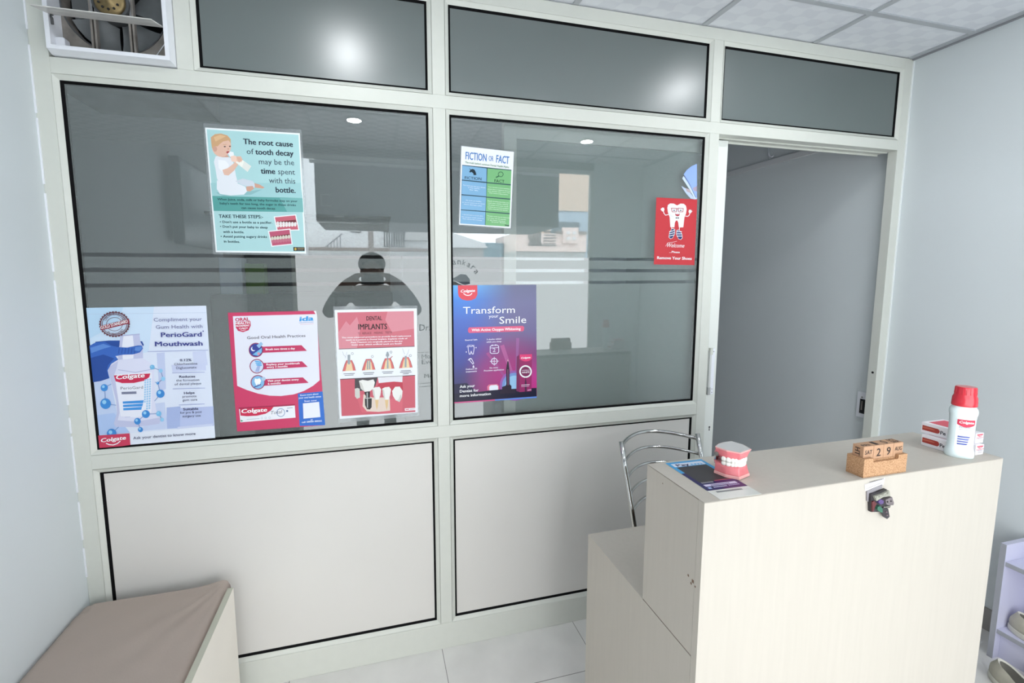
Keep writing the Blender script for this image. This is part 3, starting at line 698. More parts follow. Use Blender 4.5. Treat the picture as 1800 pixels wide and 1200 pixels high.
b.build('lettering', cdp)

# ------------------------------------------------------------------ wooden block calendar
CORK = bpy.data.materials.new('speckled_cork_board'); nt, out = nodes(CORK); b_ = nt.nodes.new('ShaderNodeBsdfPrincipled'); nt.links.new(b_.outputs[0], out.inputs[0]); b_.inputs['Roughness'].default_value = .75
n_ = nt.nodes.new('ShaderNodeTexNoise'); n_.inputs['Scale'].default_value = 420; tc = nt.nodes.new('ShaderNodeTexCoord'); nt.links.new(tc.outputs['Object'], n_.inputs['Vector'])
cr = nt.nodes.new('ShaderNodeValToRGB'); cr.color_ramp.elements[0].position = .35; cr.color_ramp.elements[1].position = .65; cr.color_ramp.elements[0].color = rgb(156, 115, 80); cr.color_ramp.elements[1].color = rgb(196, 156, 118); nt.links.new(n_.outputs[0], cr.inputs[0]); nt.links.new(cr.outputs[0], b_.inputs['Base Color'])
WOODB = pmat('tan_block_wood', rgb(180, 141, 110), .6, var=.06, vscale=30, stretch=(1, 1, 6)); STAMP = pmat('dark_stamped_ink', rgb(40, 28, 26), .7)
KX, KY, KW, KD = 1.124, -.9925, .139, .0415
cl = thing('calendar_stand', 'speckled tan calendar stand with a stepped front on the counter edge', 'calendar', (KX+KW/2, KY+KD/2, H1+.0008))
zb = H1+.0008
b = MB().prism([(KX, zb), (KX+KW, zb), (KX+KW, zb+.046), (KX+.110, zb+.046), (KX+.110, zb+.036), (KX+.029, zb+.036), (KX+.029, zb+.046), (KX, zb+.046)], (KY, KY+.007), CORK)
b.box((KX, KY+.0071, zb), (KX+KW, KY+KD-.0066, zb+.040), CORK).prism([(KX, zb), (KX+KW, zb), (KX+KW, zb+.046), (KX, zb+.046)], (KY+KD-.0065, KY+KD), CORK)
b.box((KX, KY+.0071, zb+.0401), (KX+.0045, KY+KD-.0066, zb+.046), CORK).box((KX+KW-.0045, KY+.0071, zb+.0401), (KX+KW, KY+KD-.0066, zb+.046), CORK)
b.build('tray', cl)
BS = .0272; bx = KX+.0055; zt = zb+.0402
BH = .0335
def cube(txt, top, side, label, i):
    x0 = bx+i*.0322; wd = .0313; y0 = KY+.0074; dp = BS-.0006
    t = thing('calendar_block', label, 'calendar block', (x0+wd/2, y0+dp/2, zt), group='blocks of the desk calendar')
    MB().box((x0, y0, zt), (x0+wd, y0+dp, zt+BH), WOODB, .0006, 1).build('block', t)
    b = MB()
    def put(s, p0, p1, cap, fn, bold=.02):
        vs, fs = text2d(s, p0, p1, cap=cap, bold=bold); b.add([fn(a, c, d) for a, c, d in lay(vs, bold)], ccw(vs, fs), STAMP)
    big = len(txt) == 1
    if big: put(txt, (x0+wd*.30, zt+.0065), (x0+wd*.72, zt+.0065), .020, lambda a, c, d: (a, y0-.0003-d, c))
    else: put(txt, (x0+wd*.13, zt+.0140), (x0+wd*.87, zt+.0140), .0105, lambda a, c, d: (a, y0-.0003-d, c))
    if top:
        if len(top) == 1: put(top, (x0+wd*.34, y0+.004), (x0+wd*.70, y0+.004), .019, lambda a, c, d: (a, c, zt+BH+.0003+d))
        else: put(top, (x0+wd*.12, y0+.004), (x0+wd*.88, y0+.004), .009, lambda a, c, d: (a, c, zt+BH+.0003+d))
    if top and len(top) == 3 and i == 3: put('OCT', (x0+wd*.12, y0+.016), (x0+wd*.88, y0+.016), .009, lambda a, c, d: (a, c, zt+BH+.0003+d))
    if side: put(side, (zt+.008, -(y0+.020)), (zt+.028, -(y0+.020)), .012, lambda a, c, d: (x0-.0003-d, -c, a), .03)
    b.build('lettering', t)
cube('SAT', 'FRI', 'TH', 'tan wooden calendar block stamped SAT at the left end of the stand', 0)
cube('2', '1', None, 'tan wooden calendar block stamped with the digit 2', 1)
cube('9', '0', None, 'tan wooden calendar block stamped with the digit 9', 2)
cube('AUG', 'SEP', None, 'tan wooden calendar block stamped AUG at the right end of the stand', 3)

# ------------------------------------------------------------------ carved ornament stuck on the desk front
og = thing('ornament', 'small dark carved ornament hanging on the white desk front below the calendar', 'ornament', (1.172, KF, .983))
def op(cx_, cy_): p = on(1510+cx_/8.889, 780+cy_/8.889, 1, KF-.002); return (p.x, p.z)
def slab(b, pts, d0, d1, m): b.prism([op(*p) for p in pts], (KF-d1, KF-d0), m)
OC = {k: pmat('ornament_'+k, rgb(*c), .45, var=.25, vscale=90) for k, c in dict(black=(52, 48, 52), red=(96, 40, 44), green=(56, 104, 84), violet=(92, 72, 124), silver=(150, 150, 138), grey=(112, 104, 106), mauve=(150, 122, 130)).items()}
b = MB(); slab(b, [(120, 735), (360, 635), (350, 690), (150, 780), (140, 900), (120, 890)], .0002, .003, ink(150, 146, 150)); b.build('bracket', og)
b = MB(); slab(b, [(150, 770), (395, 695), (440, 870), (465, 905), (440, 980), (330, 985), (300, 1040), (150, 1045), (145, 860)], .0005, .008, OC['black'])
b.build('body', og)
for nm, mt, pts, d in (('crest', 'silver', [(170, 790), (300, 750), (400, 700), (415, 780), (300, 800), (200, 860)], .013), ('jewel', 'violet', [(225, 850), (265, 830), (305, 850), (300, 895), (260, 910), (230, 890)], .014),
                       ('panel', 'red', [(150, 880), (175, 865), (215, 900), (190, 960), (165, 1030), (150, 1030)], .011), ('leaf', 'green', [(210, 950), (250, 930), (290, 980), (285, 1035), (245, 1025), (205, 985)], .014),
                       ('face', 'grey', [(320, 830), (420, 790), (450, 880), (440, 915), (360, 915), (325, 890)], .016), ('tongue', 'black', [(285, 1000), (330, 965), (400, 985), (425, 1110), (385, 1148), (330, 1115)], .010)):
    b = MB(); slab(b, pts, .0075, d, OC[mt]); b.build(nm, og)
b = MB()
for q in ((365, 1035), (375, 1085)): b.lathe([(.0025, 0), (.0022, .001)], (op(*q)[0], KF-.0105, op(*q)[1]), OC['mauve'], 12)
for q in ((190, 815), (240, 790), (300, 765), (370, 735)):
    bm = bmesh.new(); bmesh.ops.create_icosphere(bm, subdivisions=2, radius=.0024); b.bm(bm, OC['silver'], True, Matrix.Translation((op(*q)[0], KF-.013, op(*q)[1])))
for q in ((345, 860), (400, 850)):
    bm = bmesh.new(); bmesh.ops.create_icosphere(bm, subdivisions=2, radius=.002); b.bm(bm, DARK, True, Matrix.Translation((op(*q)[0], KF-.016, op(*q)[1])))
for q in range(5):
    bm = bmesh.new(); bmesh.ops.create_icosphere(bm, subdivisions=2, radius=.0018); b.bm(bm, OC['silver'], True, Matrix.Translation((op(345+q*22, 965-q*3)[0], KF-.009, op(345+q*22, 965-q*3)[1])))
b.build('bead', og)
tg = thing('paper_tag', 'small white paper tag with two grey lines of print above the carved ornament', 'tag', (1.166, KF-.001, 1.055))
b = MB(); b.prism([op(*p) for p in [(95, 640), (410, 530), (385, 640), (100, 742)]], (KF-.0012, KF-.0004), pmat('white_tag_paper', rgb(240, 240, 238), .6)); b.build('sheet', tg)
b = MB()
for p0, p1, wd in (((168, 612), (395, 553), 14), ((120, 705), (362, 607), 9)):      # two lines of print too small to read
    n = 11
    for i in range(n):
        f0, f1 = i/n, (i+.78)/n
        q = [(p0[0]+(p1[0]-p0[0])*f, p0[1]+(p1[1]-p0[1])*f) for f in (f0, f1)]
        v = [op(q[0][0], q[0][1]), op(q[1][0], q[1][1]), op(q[1][0], q[1][1]-wd), op(q[0][0], q[0][1]-wd)]
        b.add([(x, KF-.0016, z) for x, z in v], [[0, 1, 2, 3]], ink(120, 116, 120))
b.build('lettering', tg)

# ------------------------------------------------------------------ mouthwash bottle
bt = thing('mouthwash_bottle', 'pale white mouthwash bottle with red cap standing at the right end of the counter', 'bottle', (1.5125, -.9545, H1+.0008), math.radians(-43), world=False)
BOT = pmat('pale_mint_bottle_plastic', rgb(226, 240, 242), .22, spec=.5, coat=.3); RED = pmat('glossy_red_cap', rgb(206, 42, 58), .25, coat=.4)
BSX, BSY = .80, .60
PROF = [(.0340, 0), (.0362, .002), (.0366, .008), (.0362, .014), (.0345, .020), (.0325, .025), (.0318, .040), (.0316, .070), (.0322, .100), (.0330, .113), (.0346, .117), (.0352, .122), (.0348, .128), (.0322, .133), (.0280, .138), (.0262, .140)]
MB().lathe(PROF, (0, 0, 0), BOT, 56, BSX, BSY, 2.5).build('body', bt)
cp = MB().lathe([(.0285, .1385), (.0302, .140), (.0296, .150), (.0290, .161), (.0262, .167), (.0252, .172), (.0246, .1885), (.0236, .190)], (0, 0, 0), RED, 48, .86, .74)
cap_ = cp.build('cap', bt)
gv = MB()
for k in range(18):
    t = 2*math.pi*k/18; gv.tube([(.0257*.86*math.cos(t), .0257*.74*math.sin(t), .170), (.0248*.86*math.cos(t), .0248*.74*math.sin(t), .187)], .0004, RED, 5)
gv.build('grip_rib', cap_)
def bsurf(a, z, off=.0004):
    """front label surface; a = arc offset to the right in metres, z = height"""
    r = .0322
    for i in range(len(PROF)-1):
        if PROF[i][1] <= z <= PROF[i+1][1]:
            f = (z-PROF[i][1])/(PROF[i+1][1]-PROF[i][1]); r = PROF[i][0]+(PROF[i+1][0]-PROF[i][0])*f
    ct = max(-.999, min(.999, a/(r*BSX))); s_ = (1-abs(ct)**2.5)**(1/2.5)
    return (ct*r*BSX, -BSY*r*s_-off, z)
b = MB(); b.grid(20, 8, lambda u, v: bsurf(-.0165+.037*u, .030+.078*v), pmat('white_bottle_label', rgb(240, 246, 250), .3)); lbl = b.build('label', bt)
b = MB()
def strip(pts, m, off):
    (a0, z0), (a1, z1), (a2, z2), (a3, z3) = pts; n = 6
    b.grid(n, 1, lambda u, v: bsurf((a0+(a1-a0)*u)*(1-v)+(a3+(a2-a3)*u)*v, (z0+(z1-z0)*u)*(1-v)+(z3+(z2-z3)*u)*v, off+.0003), m, False)
RIM = ink(206, 48, 78)
for i in range(14):
    u0, u1 = i/14, (i+1)/14; f = lambda u: .0955-.0115*math.sin(math.pi*(.12+.76*u))
    strip([(-.0155+.035*u0, f(u0)), (-.0155+.035*u1, f(u1)), (-.0155+.035*u1, .1045), (-.0155+.035*u0, .1045)], RIM, .0007)
def bt_text(s, a0, a1, z, m, cap, bold=0.0, shear=0.0):
    vs, fs = text2d(s, (a0, z), (a1, z), cap=cap, bold=bold, shear=shear); b.add([bsurf(x, y, .0014+d) for x, y, d in lay(vs, bold)], ccw(vs, fs), m)
bt_text('Colgate', -.0128, .0168, .0945, ink(250, 250, 250), .0065, .03, .2)
bt_text('PerioGard', -.011, .015, .0815, ink(110, 112, 132), .005); bt_text('MOUTHWASH', -.011, .015, .0765, ink(120, 124, 150), .0022, .03)
for i, (a1, c) in enumerate(((.013, (84, 96, 170)), (.0115, (96, 110, 186)), (.0105, (96, 104, 176)), (.009, (76, 90, 170)))):
    z = .056-i*.0065; strip([(-.012, z), (a1-.003, z), (a1, z+.004), (-.012, z+.004)], ink(*c), .0008)
vs = [(.002+.0045*math.cos(t*math.pi/10), .068+.0045*math.sin(t*math.pi/10)) for t in range(20)]; vi = [(.002+.0038*math.cos(t*math.pi/10), .068+.0038*math.sin(t*math.pi/10)) for t in range(20)]
for i in range(20): j = (i+1) % 20; strip([vs[i], vs[j], vi[j], vi[i]], ink(176, 182, 200), .0008)
b.build('lettering', lbl)

# ------------------------------------------------------------------ toothpaste cartons
CART = pmat('white_carton_board', rgb(236, 232, 236), .4); CRED = ink(178, 64, 58); CPNK = ink(214, 60, 84)
def carton(x0, x1, y0, y1, z0, z1, label, kind):
    t = thing('carton', label, 'carton', ((x0+x1)/2, (y0+y1)/2, z0), group='small cartons on the counter')
    MB().box((x0, y0, z0), (x1, y1, z1), CART, .0008, 1).build('box', t)
    b = MB(); h = z1-z0; d = y1-y0
    if kind == 0:       # long side to the left
        X = x0-.0003
        n = 10; pts = [(y1-.003, z0+h*.28), (y1-.003, z0+h*.72)]+[(y0+d*.38-math.sin(math.pi*k/n)*.006, z0+h*.5+h*.22*math.cos(math.pi*k/n)) for k in range(n+1)]
        b.add([(X, y, z) for y, z in pts], [list(range(len(pts)))], CRED)
        b.add([(X-.0002, y, z) for y, z in [(y1-.003, z0+h*.6), (y0+d*.6, z0+h*.62), (y0+d*.45, z0+h*.55), (y0+d*.5, z0+h*.5), (y1-.003, z0+h*.45)]], [list(range(5))], ink(206, 110, 90))
        vs, fs = text2d('Pe', (-(y0+d*.26), z0+h*.3), (-(y0+.004), z0+h*.3), cap=h*.34, bold=.03); b.add([(X-q, -a, c) for a, c, q in lay(vs, .03)], ccw(vs, fs), ink(50, 46, 60))
        b.box((x0+.012, y0+.006, z1), (x1-.01, y1-.010, z1+.0004), CPNK)
    else:               # small end to the front
        Y = y0-.0003; wd = x1-x0
        pts = [(x0+.002, z1-h*.08), (x0+wd*.25, z1-h*.30), (x0+wd*.5, z1-h*.38), (x0+wd*.75, z1-h*.30), (x1-.002, z1-h*.08)]
        b.add([(x, Y, z) for x, z in pts], [list(range(5))], CPNK)
        for s, zz, cp_ in (('Colgate', z1-h*.28, h*.12), ('PerioGard', z0+h*.42, h*.10), ('TOOTHPASTE', z0+h*.25, h*.06)):
            vs, fs = text2d(s, (x0+wd*.22, zz), (x1-wd*.22, zz), cap=cp_, bold=.02); b.add([(x, Y-.0003-q, z) for x, z, q in lay(vs, .02)], ccw(vs, fs), ink(250, 248, 250) if s == 'Colgate' else ink(90, 84, 120))
        b.add([(x0+.001, Y, z0+h*.52), (x1-.001, Y, z0+h*.55), (x1-.001, Y, z0+h*.60), (x0+.001, Y, z0+h*.57)], [[0, 1, 2, 3]], ink(216, 90, 110))
        b.add([(x0-.0003, y1-.004, z0+h*.2), (x0-.0003, y0+.006, z0+h*.2), (x0-.0003, y0+.006, z0+h*.8), (x0-.0003, y1-.004, z0+h*.8)], [[0, 1, 2, 3]], ink(190, 84, 96))
    b.build('print', t)
zc = H1+.0008
carton(1.509, 1.600, -.929, -.868, zc, zc+.032, 'white carton with dark red window, lower of the two left of the bottle', 0)
carton(1.5205, 1.6045, -.921, -.858, zc+.0324, zc+.0635, 'white carton with dark red window, upper of the two left of the bottle', 0)
carton(1.557, 1.588, -.9655, -.931, zc, zc+.028, 'small white carton with pink band, lower of the two right of the bottle', 1)
carton(1.5695, 1.600, -.956, -.930, zc+.0284, zc+.056, 'small white carton with pink band, upper of the two right of the bottle', 1)
MB()

# ------------------------------------------------------------------ shoe rack and shoes
rk = thing('shoe_rack', 'low white shoe rack against the right wall beyond the desk', 'rack', (2.51, -.95, 0))
RKM = pmat('lavender_white_laminate', rgb(206, 206, 226), .5, spec=.3); RKE = pmat('grey_board_edge', rgb(160, 162, 170), .6)
RX0, RX1, RY0, RY1 = 2.43, 2.600, -1.40, -.618
for y1 in (RY1, RY0+.018):
    MB().box((RX0+.001, y1-.018, 0), (RX1, y1, .497), RKM).box((RX0, y1-.018, 0), (RX0+.001, y1, .497), RKE).build('side_panel', rk)
for z in (.425, .132):
    MB().box((RX0+.006, RY0+.0185, z-.018), (RX1-.011, RY1-.0185, z), RKM).box((RX0+.005, RY0+.0185, z-.018), (RX0+.006, RY1-.0185, z), RKE).build('shelf', rk)
MB().box((RX1-.0105, RY0+.0185, .03), (RX1, RY1-.0185, .497), RKM).build('back_panel', rk)
MB().box((RX0+.035, RY0+.0185, 0), (RX0+.05, RY1-.0185, .113), RKM).build('plinth', rk)
SHU = pmat('cream_canvas_shoe', rgb(186, 182, 166), .75, var=.06, vscale=40); SHI = pmat('grey_insole', rgb(110, 108, 100), .8); SHS = pmat('pale_rubber_sole', rgb(206, 204, 192), .6)
def shoe(label, loc, rz, L=.25, W=.088, k=1.0):
    t = thing('shoe', label, 'shoe', loc, rz, world=False, group='shoes by the rack')
    def outl(s, z, hx=0):     # toe towards +x
        o = []
        for i in range(32):
            a = 2*math.pi*i/32; x = math.cos(a)*L/2*s; wv = W/2*s*(1+.16*math.cos(a)-.22*math.exp(-((x/L+.08)/.16)**2)); o.append((x+hx, math.sin(a)*wv, z))
        return o
    b = MB(); loft(b, [outl(.97, 0), outl(1.0, .005), outl(1.0, .020), outl(.97, .024)], SHS, smooth=True); b.build('sole', t)
    b = MB(); rs = []
    for z, s in ((.020, .97), (.035, .985), (.05, .97), (.06, .93)):
        rs.append(outl(s, z))
    # collar: back part rises, front closes over the toes
    col = []
    for i, (x, y, z) in enumerate(outl(.80, .066)):
        f = max(0, x/(L/2)); col.append((x*.80-.018, y*.80, .070+.022*max(0, -x/(L/2))-.006*f))
    ins = [(x*.93, y*.86, z-.006) for x, y, z in col]; deep = [(x*.95, y*.9, .030) for x, y, z in ins]
    loft(b, rs+[col], SHU, True, False, True); loft(b, [col, ins], SHS, False, False, True); b.build('upper', t)
    b = MB(); loft(b, [ins, deep], SHI, False, True, True); b.build('lining', t)
shoe('cream slip-on shoe standing on the lower shelf of the white rack', (2.482, -.757, .1325), math.radians(-96), .235, .090)
shoe('cream slip-on shoe standing on the floor in front of the white rack', (2.292, -.80, .0005), math.radians(-108), .25, .104)
shoe('pale slip-on shoe at the rack foot, cut off by the right edge of the photo', (2.40, -.86, .0005), math.radians(68), .24, .09)

# ------------------------------------------------------------------ inner room: switch, cable, cabinet
sk = thing('wall_switch', 'white switch plate with a black opening on the inner wall beside the door jamb', 'switch', (XR, .085, .86))
MB().box((XR-.014, .062, .79), (XR, .116, .932), WHITEP, .002).build('plate', sk); MB().box((XR-.016, .070, .815), (XR-.0138, .098, .895), DARK).build('opening', sk)
b = MB()
for yy, zz in ((.09, .905),): b.cyl((XR-.0165, yy, zz), (XR-.0138, yy, zz), .004, DIRTY, 12)
b.box((XR-.020, .082, .835), (XR-.0158, .088, .885), DIRTY); b.build('contact', sk)
pp = [(XR-.014+.0*t, .80+.035*math.cos(a), 2.415+.06*math.sin(a)) for t, a in [(i, -1.9+i*.33) for i in range(15)]]
o = MB().tube(pp+[(XR-.012, .74, 2.44)], .0045, WHITEP, 8).tube([(XR-.012, .815, 2.345), (XR-.016, .83, 2.38), (XR-.016, .832, 2.43)], .004, WALLG, 8).build('cable', None, origin=(XR-.012, .80, 2.40))
tag(o, 'pale loop of cable above the trunking on the inner wall', 'cable')
cb = thing('cabinet', 'dark cabinet in the inner room glimpsed through the clear gaps of the left pane', 'cabinet', (-.45, 1.85, 0))
CBM = pmat('dark_cabinet', rgb(52, 52, 54), .5)
b = MB().box((-1.05, 1.7, 0), (.15, 2.1, 1.45), CBM).box((-1.05, 2.05, 1.45), (.15, 2.1, 2.0), CBM).box((-1.05, 1.7, 1.98), (.15, 2.1, 2.0), CBM); b.build('body', cb)
for i in range(3): MB().box((-1.04+.4*i, 1.685, .06), (-.66+.4*i, 1.6995, 1.42), pmat('cabinet_door_%d' % i, rgb(62+i*6, 62+i*6, 64+i*6), .45)).build('door', cb)
tag(MB().box((-1.0, 1.75, 1.4505), (-.86, 1.9, 1.70), ink(200, 216, 236), .004).build('carton', None, origin=(-.93, 1.82, 1.45)), 'white and blue carton on the dark cabinet, glimpsed through the left film gap', 'carton')
tag(MB().box((-.84, 1.75, 1.4505), (-.72, 1.86, 1.66), ink(120, 160, 70), .004).build('carton', None, origin=(-.78, 1.82, 1.45)), 'green carton on the dark cabinet, glimpsed through the film gaps', 'carton')

# ------------------------------------------------------------------ exhaust fan in the upper left opening
fa = thing('exhaust_fan', 'white framed exhaust fan with tilted louver in the top left opening', 'fan', (-.752, .03, 2.244))
ex0, ex1, ez0, ez1 = -.917, -.587, 2.2445, 2.574
def frame_ring(b, o, i, y0, y1, m, o2=None, i2=None):
    o2 = o2 or o; i2 = i2 or i
    R = lambda q: [(q[0], q[2]), (q[1], q[2]), (q[1], q[3]), (q[0], q[3])]
    A, B, C, D = R(o), R(i), R(o2), R(i2)
    vs = [(x, y0, z) for x, z in A]+[(x, y0, z) for x, z in B]+[(x, y1, z) for x, z in C]+[(x, y1, z) for x, z in D]
    fs = []
    for k in range(4):
        l = (k+1) % 4
        fs += [[k, l, 4+l, 4+k], [8+l, 8+k, 12+k, 12+l], [l, k, 8+k, 8+l], [4+k, 4+l, 12+l, 12+k]]
    b.add(vs, fs, m)
b = MB(); frame_ring(b, (ex0+.006, ex1-.004, ez0+.005, ez1-.005), (ex0+.018, ex1-.016, ez0+.0165, ez1-.0165), -.040, -.006, WHITEP, (ex0, ex1, ez0, ez1), (ex0+.016, ex1-.014, ez0+.014, ez1-.014))
frame_ring(b, (ex0, ex1, ez0, ez1), (ex0+.016, ex1-.014, ez0+.014, ez1-.014), -.006, .03, WHITEP); b.build('housing', fa)
b = MB(); fcx, fcz, fr_ = -.757, 2.420, .140
n = 48; sq = []
for k in range(n):
    t = 2*math.pi*k/n; c_, s_ = math.cos(t), math.sin(t); m_ = max(abs(c_), abs(s_)); sq.append((max(ex0+.015, min(ex1-.013, fcx+c_/m_*.17)), max(ez0+.013, min(ez1-.013, fcz+s_/m_*.17))))
cv = [(fcx+fr_*math.cos(2*math.pi*k/n), fcz+fr_*math.sin(2*math.pi*k/n)) for k in range(n)]
vs = [(x, .028, z) for x, z in sq]+[(x, .028, z) for x, z in cv]+[(x, .075, z) for x, z in cv]; fs = []
for k in range(n): l = (k+1) % n; fs += [[l, k, n+k, n+l][::-1], [n+k, 2*n+k, 2*n+l, n+l]]
b.add(vs, fs, DIRTY); b.build('orifice_plate', fa)
b = MB().tube([(fcx+(fr_+.002)*math.cos(2*math.pi*k/48), .027, fcz+(fr_+.002)*math.sin(2*math.pi*k/48)) for k in range(48)], .0022, DARKM, 6, True); b.build('orifice_rim', fa)
for xs in (fcx-.063, fcx+.040):
    b = MB().box((xs, .012, ez0+.014), (xs+.006, .030, ez1-.014), DIRTY, .001, 1).box((xs+.010, .012, ez0+.014), (xs+.016, .030, ez1-.014), DIRTY, .001, 1).box((xs+.005, .024, ez0+.014), (xs+.011, .030, ez1-.014), DARKM); b.build('strut', fa)
b = MB().cyl((fcx, .002, fcz), (fcx, .05, fcz), .050, DARKM, 32).box((fcx-.062, .012, fcz-.045), (fcx+.055, .028, fcz+.045), pmat('grey_motor_plate', rgb(150, 150, 152), .4, metal=.3, var=.1), .004); mot = b.build('motor', fa)
b = MB().lathe([(.040, 0), (.043, .003), (.040, .008), (.034, .012), (.012, .0135), (.010, .017), (.004, .018)], (0, 0, 0), BRASS, 32)
b.v = [(fcx+x, .004-z, fcz+y) for x, y, z in b.v]; b.f = [tuple(reversed(f)) for f in b.f]
for k in range(5):
    t = math.radians(200+k*34); b.cyl((fcx+.027*math.cos(t), -.0105, fcz+.027*math.sin(t)), (fcx+.027*math.cos(t), -.008, fcz+.027*math.sin(t)), .0035, DARK, 12)
subw(b, 'motor_cap', mot, fa)
BLADE = pmat('grey_fan_blade', rgb(112, 116, 118), .55, var=.2, vscale=12)
for k in range(5):
    a0 = 2*math.pi*k/5+.3; b = MB()
    def blade(u, v):
        r = .045+.088*u; a = a0+(v-.5)*(.85+.32*u); return (fcx+r*math.cos(a), .062+(v-.5)*.030, fcz+r*math.sin(a))
    b.grid(6, 6, blade, BLADE); b.build('blade', fa)
lv = MB(); hz, hy = 2.3505, -.028; fy, fz = -.098, 2.3385
nrm = Vector((0, fz-hz, -(fy-hy))).normalized()*.0012
def flap(x0, x1, x2, x3): return [(x0, hy, hz), (x1, hy, hz), (x3, fy, fz), (x2, fy, fz)]
q = flap(ex0+.016, ex1-.018, ex0+.006, ex1-.026)
vs = [Vector(p)-nrm for p in q]+[Vector(p)+nrm for p in q]; lv.add(vs, [[0, 1, 2, 3], [7, 6, 5, 4], [0, 4, 5, 1], [1, 5, 6, 2], [2, 6, 7, 3], [3, 7, 4, 0]], pmat('worn_white_louver', rgb(206, 204, 200), .4, var=.16, vscale=16, stretch=(1, 4, 4)))
lo_ = lv.build('louver', fa)
b = MB().tube([(ex0+.014, hy, hz), (ex0+.022, hy-.002, hz-.012), (ex0+.020, hy+.002, hz-.028)], .0034, DARKM, 8).cyl((ex0+.012, hy, hz), (ex0+.024, hy, hz), .004, DARKM, 10).tube([(ex1-.014, hy, hz), (ex1-.019, hy, hz-.014)], .002, DARKM, 8); subw(b, 'pivot', lo_, fa)
b = MB().box((ex0+.014, -.012, ez0+.014), (ex0+.038, .020, ez0+.052), WHITEP, .004); b.build('clip', fa)
b = MB().tube([(fcx+.150, .02, fcz-.05), (fcx+.135, .018, fcz-.10), (fcx+.10, .02, fcz-.15), (fcx+.085, .02, ez0+.016)], .0014, WHITEP, 6); b.build('wire', fa)
bk = MB().box((-.928, .30, 2.2), (-.58, .34, 2.62), DARKM).box((-.96, .05, 2.2), (-.929, .34, 2.62), DARKM).box((-.585, .05, 2.2), (-.56, .34, 2.62), DARKM).box((-.96, .05, 2.18), (-.56, .34, 2.2), DARKM).build('duct', fa)
# ------------------------------------------------------------------ posters and signs on the glass
class Poster:
    """a printed sheet on the front of the glass; points are read in a crop (x0, y0, zoom) of the photograph"""
    def __init__(s, name, label, crop, corners, cat='poster', y=GY-.0003, sleeve=None, paper=None, thick=.0005, group=None):
        s.crop = crop; s.y = y; s.parts = {}; s.n = 0
        q = [s.P(*c) for c in corners]; s.q = q
        cx_ = sum(p[0] for p in q)/4; zb_ = min(p[1] for p in q)
        s.root = thing(name, label, cat, (cx_, y, zb_), group=group)
        if sleeve:
            b = MB(); b.prism([s.P(*c) for c in sleeve], (s.y-.0004, s.y), SLEEVE); b.build('sleeve', s.root); s.y -= .0006
        b = MB(); b.prism(q, (s.y-thick, s.y), paper or ink(238, 240, 244)); b.build('sheet', s.root); s.y -= thick
    def P(s, cx_, cy_): p = on(s.crop[0]+cx_/s.crop[2], s.crop[1]+cy_/s.crop[2], 1, s.y); return (p.x, p.z)
    def B(s, part):
        if part not in s.parts: s.parts[part] = MB()
        return s.parts[part]
    def raw(s, part, vs, fs, m, layer, bold=0): s.n += 1; s.B(part).add([(x, s.y-.0001*layer-.000009*s.n-d, z) for x, z, d in lay(vs, bold)], ccw(vs, fs), m)
    def poly(s, part, pts, m, layer=1):
        vs = [s.P(*p) for p in pts]; s.raw(part, vs, [tuple(range(len(vs)))], m, layer)
    def disc(s, part, c, r, m, layer=1, ry=None, n=24, a0=0, a1=360):
        pts = [(c[0]+r*math.cos(math.radians(a0+(a1-a0)*i/n)), c[1]-(ry or r)*math.sin(math.radians(a0+(a1-a0)*i/n))) for i in range(n if a1-a0 == 360 else n+1)]; s.poly(part, pts, m, layer)
    def line(s, part, pts, wd, m, layer=1, closed=False):
        n = len(pts)
        for i in range(n if closed else n-1):
            a, c = pts[i], pts[(i+1) % n]; dx, dy = c[0]-a[0], c[1]-a[1]; L = math.hypot(dx, dy) or 1; nx, ny = -dy/L*wd/2, dx/L*wd/2; ex, ey = dx/L*wd*.3, dy/L*wd*.3
            s.poly(part, [(a[0]+nx-ex, a[1]+ny-ey), (c[0]+nx+ex, c[1]+ny+ey), (c[0]-nx+ex, c[1]-ny+ey), (a[0]-nx-ex, a[1]-ny-ey)], m, layer+.1*(i % 3))
    def ring(s, part, c, r, wd, m, layer=1, ry=None, a0=0, a1=360):
        n = 28; k = (ry or r)/r
        o = [(c[0]+r*math.cos(math.radians(a0+(a1-a0)*i/n)), c[1]-k*r*math.sin(math.radians(a0+(a1-a0)*i/n))) for i in range(n+1)]
        i_ = [(c[0]+(r-wd)*math.cos(math.radians(a0+(a1-a0)*i/n)), c[1]-k*(r-wd)*math.sin(math.radians(a0+(a1-a0)*i/n))) for i in range(n+1)]
        for i in range(n): s.poly(part, [o[i], o[i+1], i_[i+1], i_[i]], m, layer)
    def text(s, t, p0, p1, m, cap=None, hs=1.0, bold=0.0, shear=0.0, layer=4, part='lettering'):
        a, c = s.P(*p0), s.P(*p1)
        if cap: u = s.P(p0[0], p0[1]-cap); cap = math.hypot(u[0]-a[0], u[1]-a[1])
        vs, fs = text2d(t, a, c, hs, bold, shear, cap); s.raw((part, s.n) if s.own else part, vs, fs, m, layer, bold)
    own = True
    def arc_text(s, t, c, r, a0, a1, m, cap, flip=False, layer=5, bold=.02):
        s.own = False; n = len(t); st = (a1-a0)/n; hw = abs(math.radians(st))*r*.42
        for i, ch in enumerate(t):
            if ch == ' ': continue
            a = math.radians(a0+st*(i+.5)); q = (c[0]+r*math.cos(a), c[1]-r*math.sin(a)); tx, ty = math.sin(a), math.cos(a)
            if flip: tx, ty = -tx, -ty
            w_ = hw*(.35 if ch in 'Il1' else 1); s.text(ch, (q[0]-tx*w_, q[1]-ty*w_), (q[0]+tx*w_, q[1]+ty*w_), m, cap=cap, bold=bold, layer=layer, part='stamp_lettering')
        s.own = True
    def done(s):
        for k, b in s.parts.items(): b.build(('text_line' if k[0] == 'lettering' else k[0]) if isinstance(k, tuple) else k, s.root)
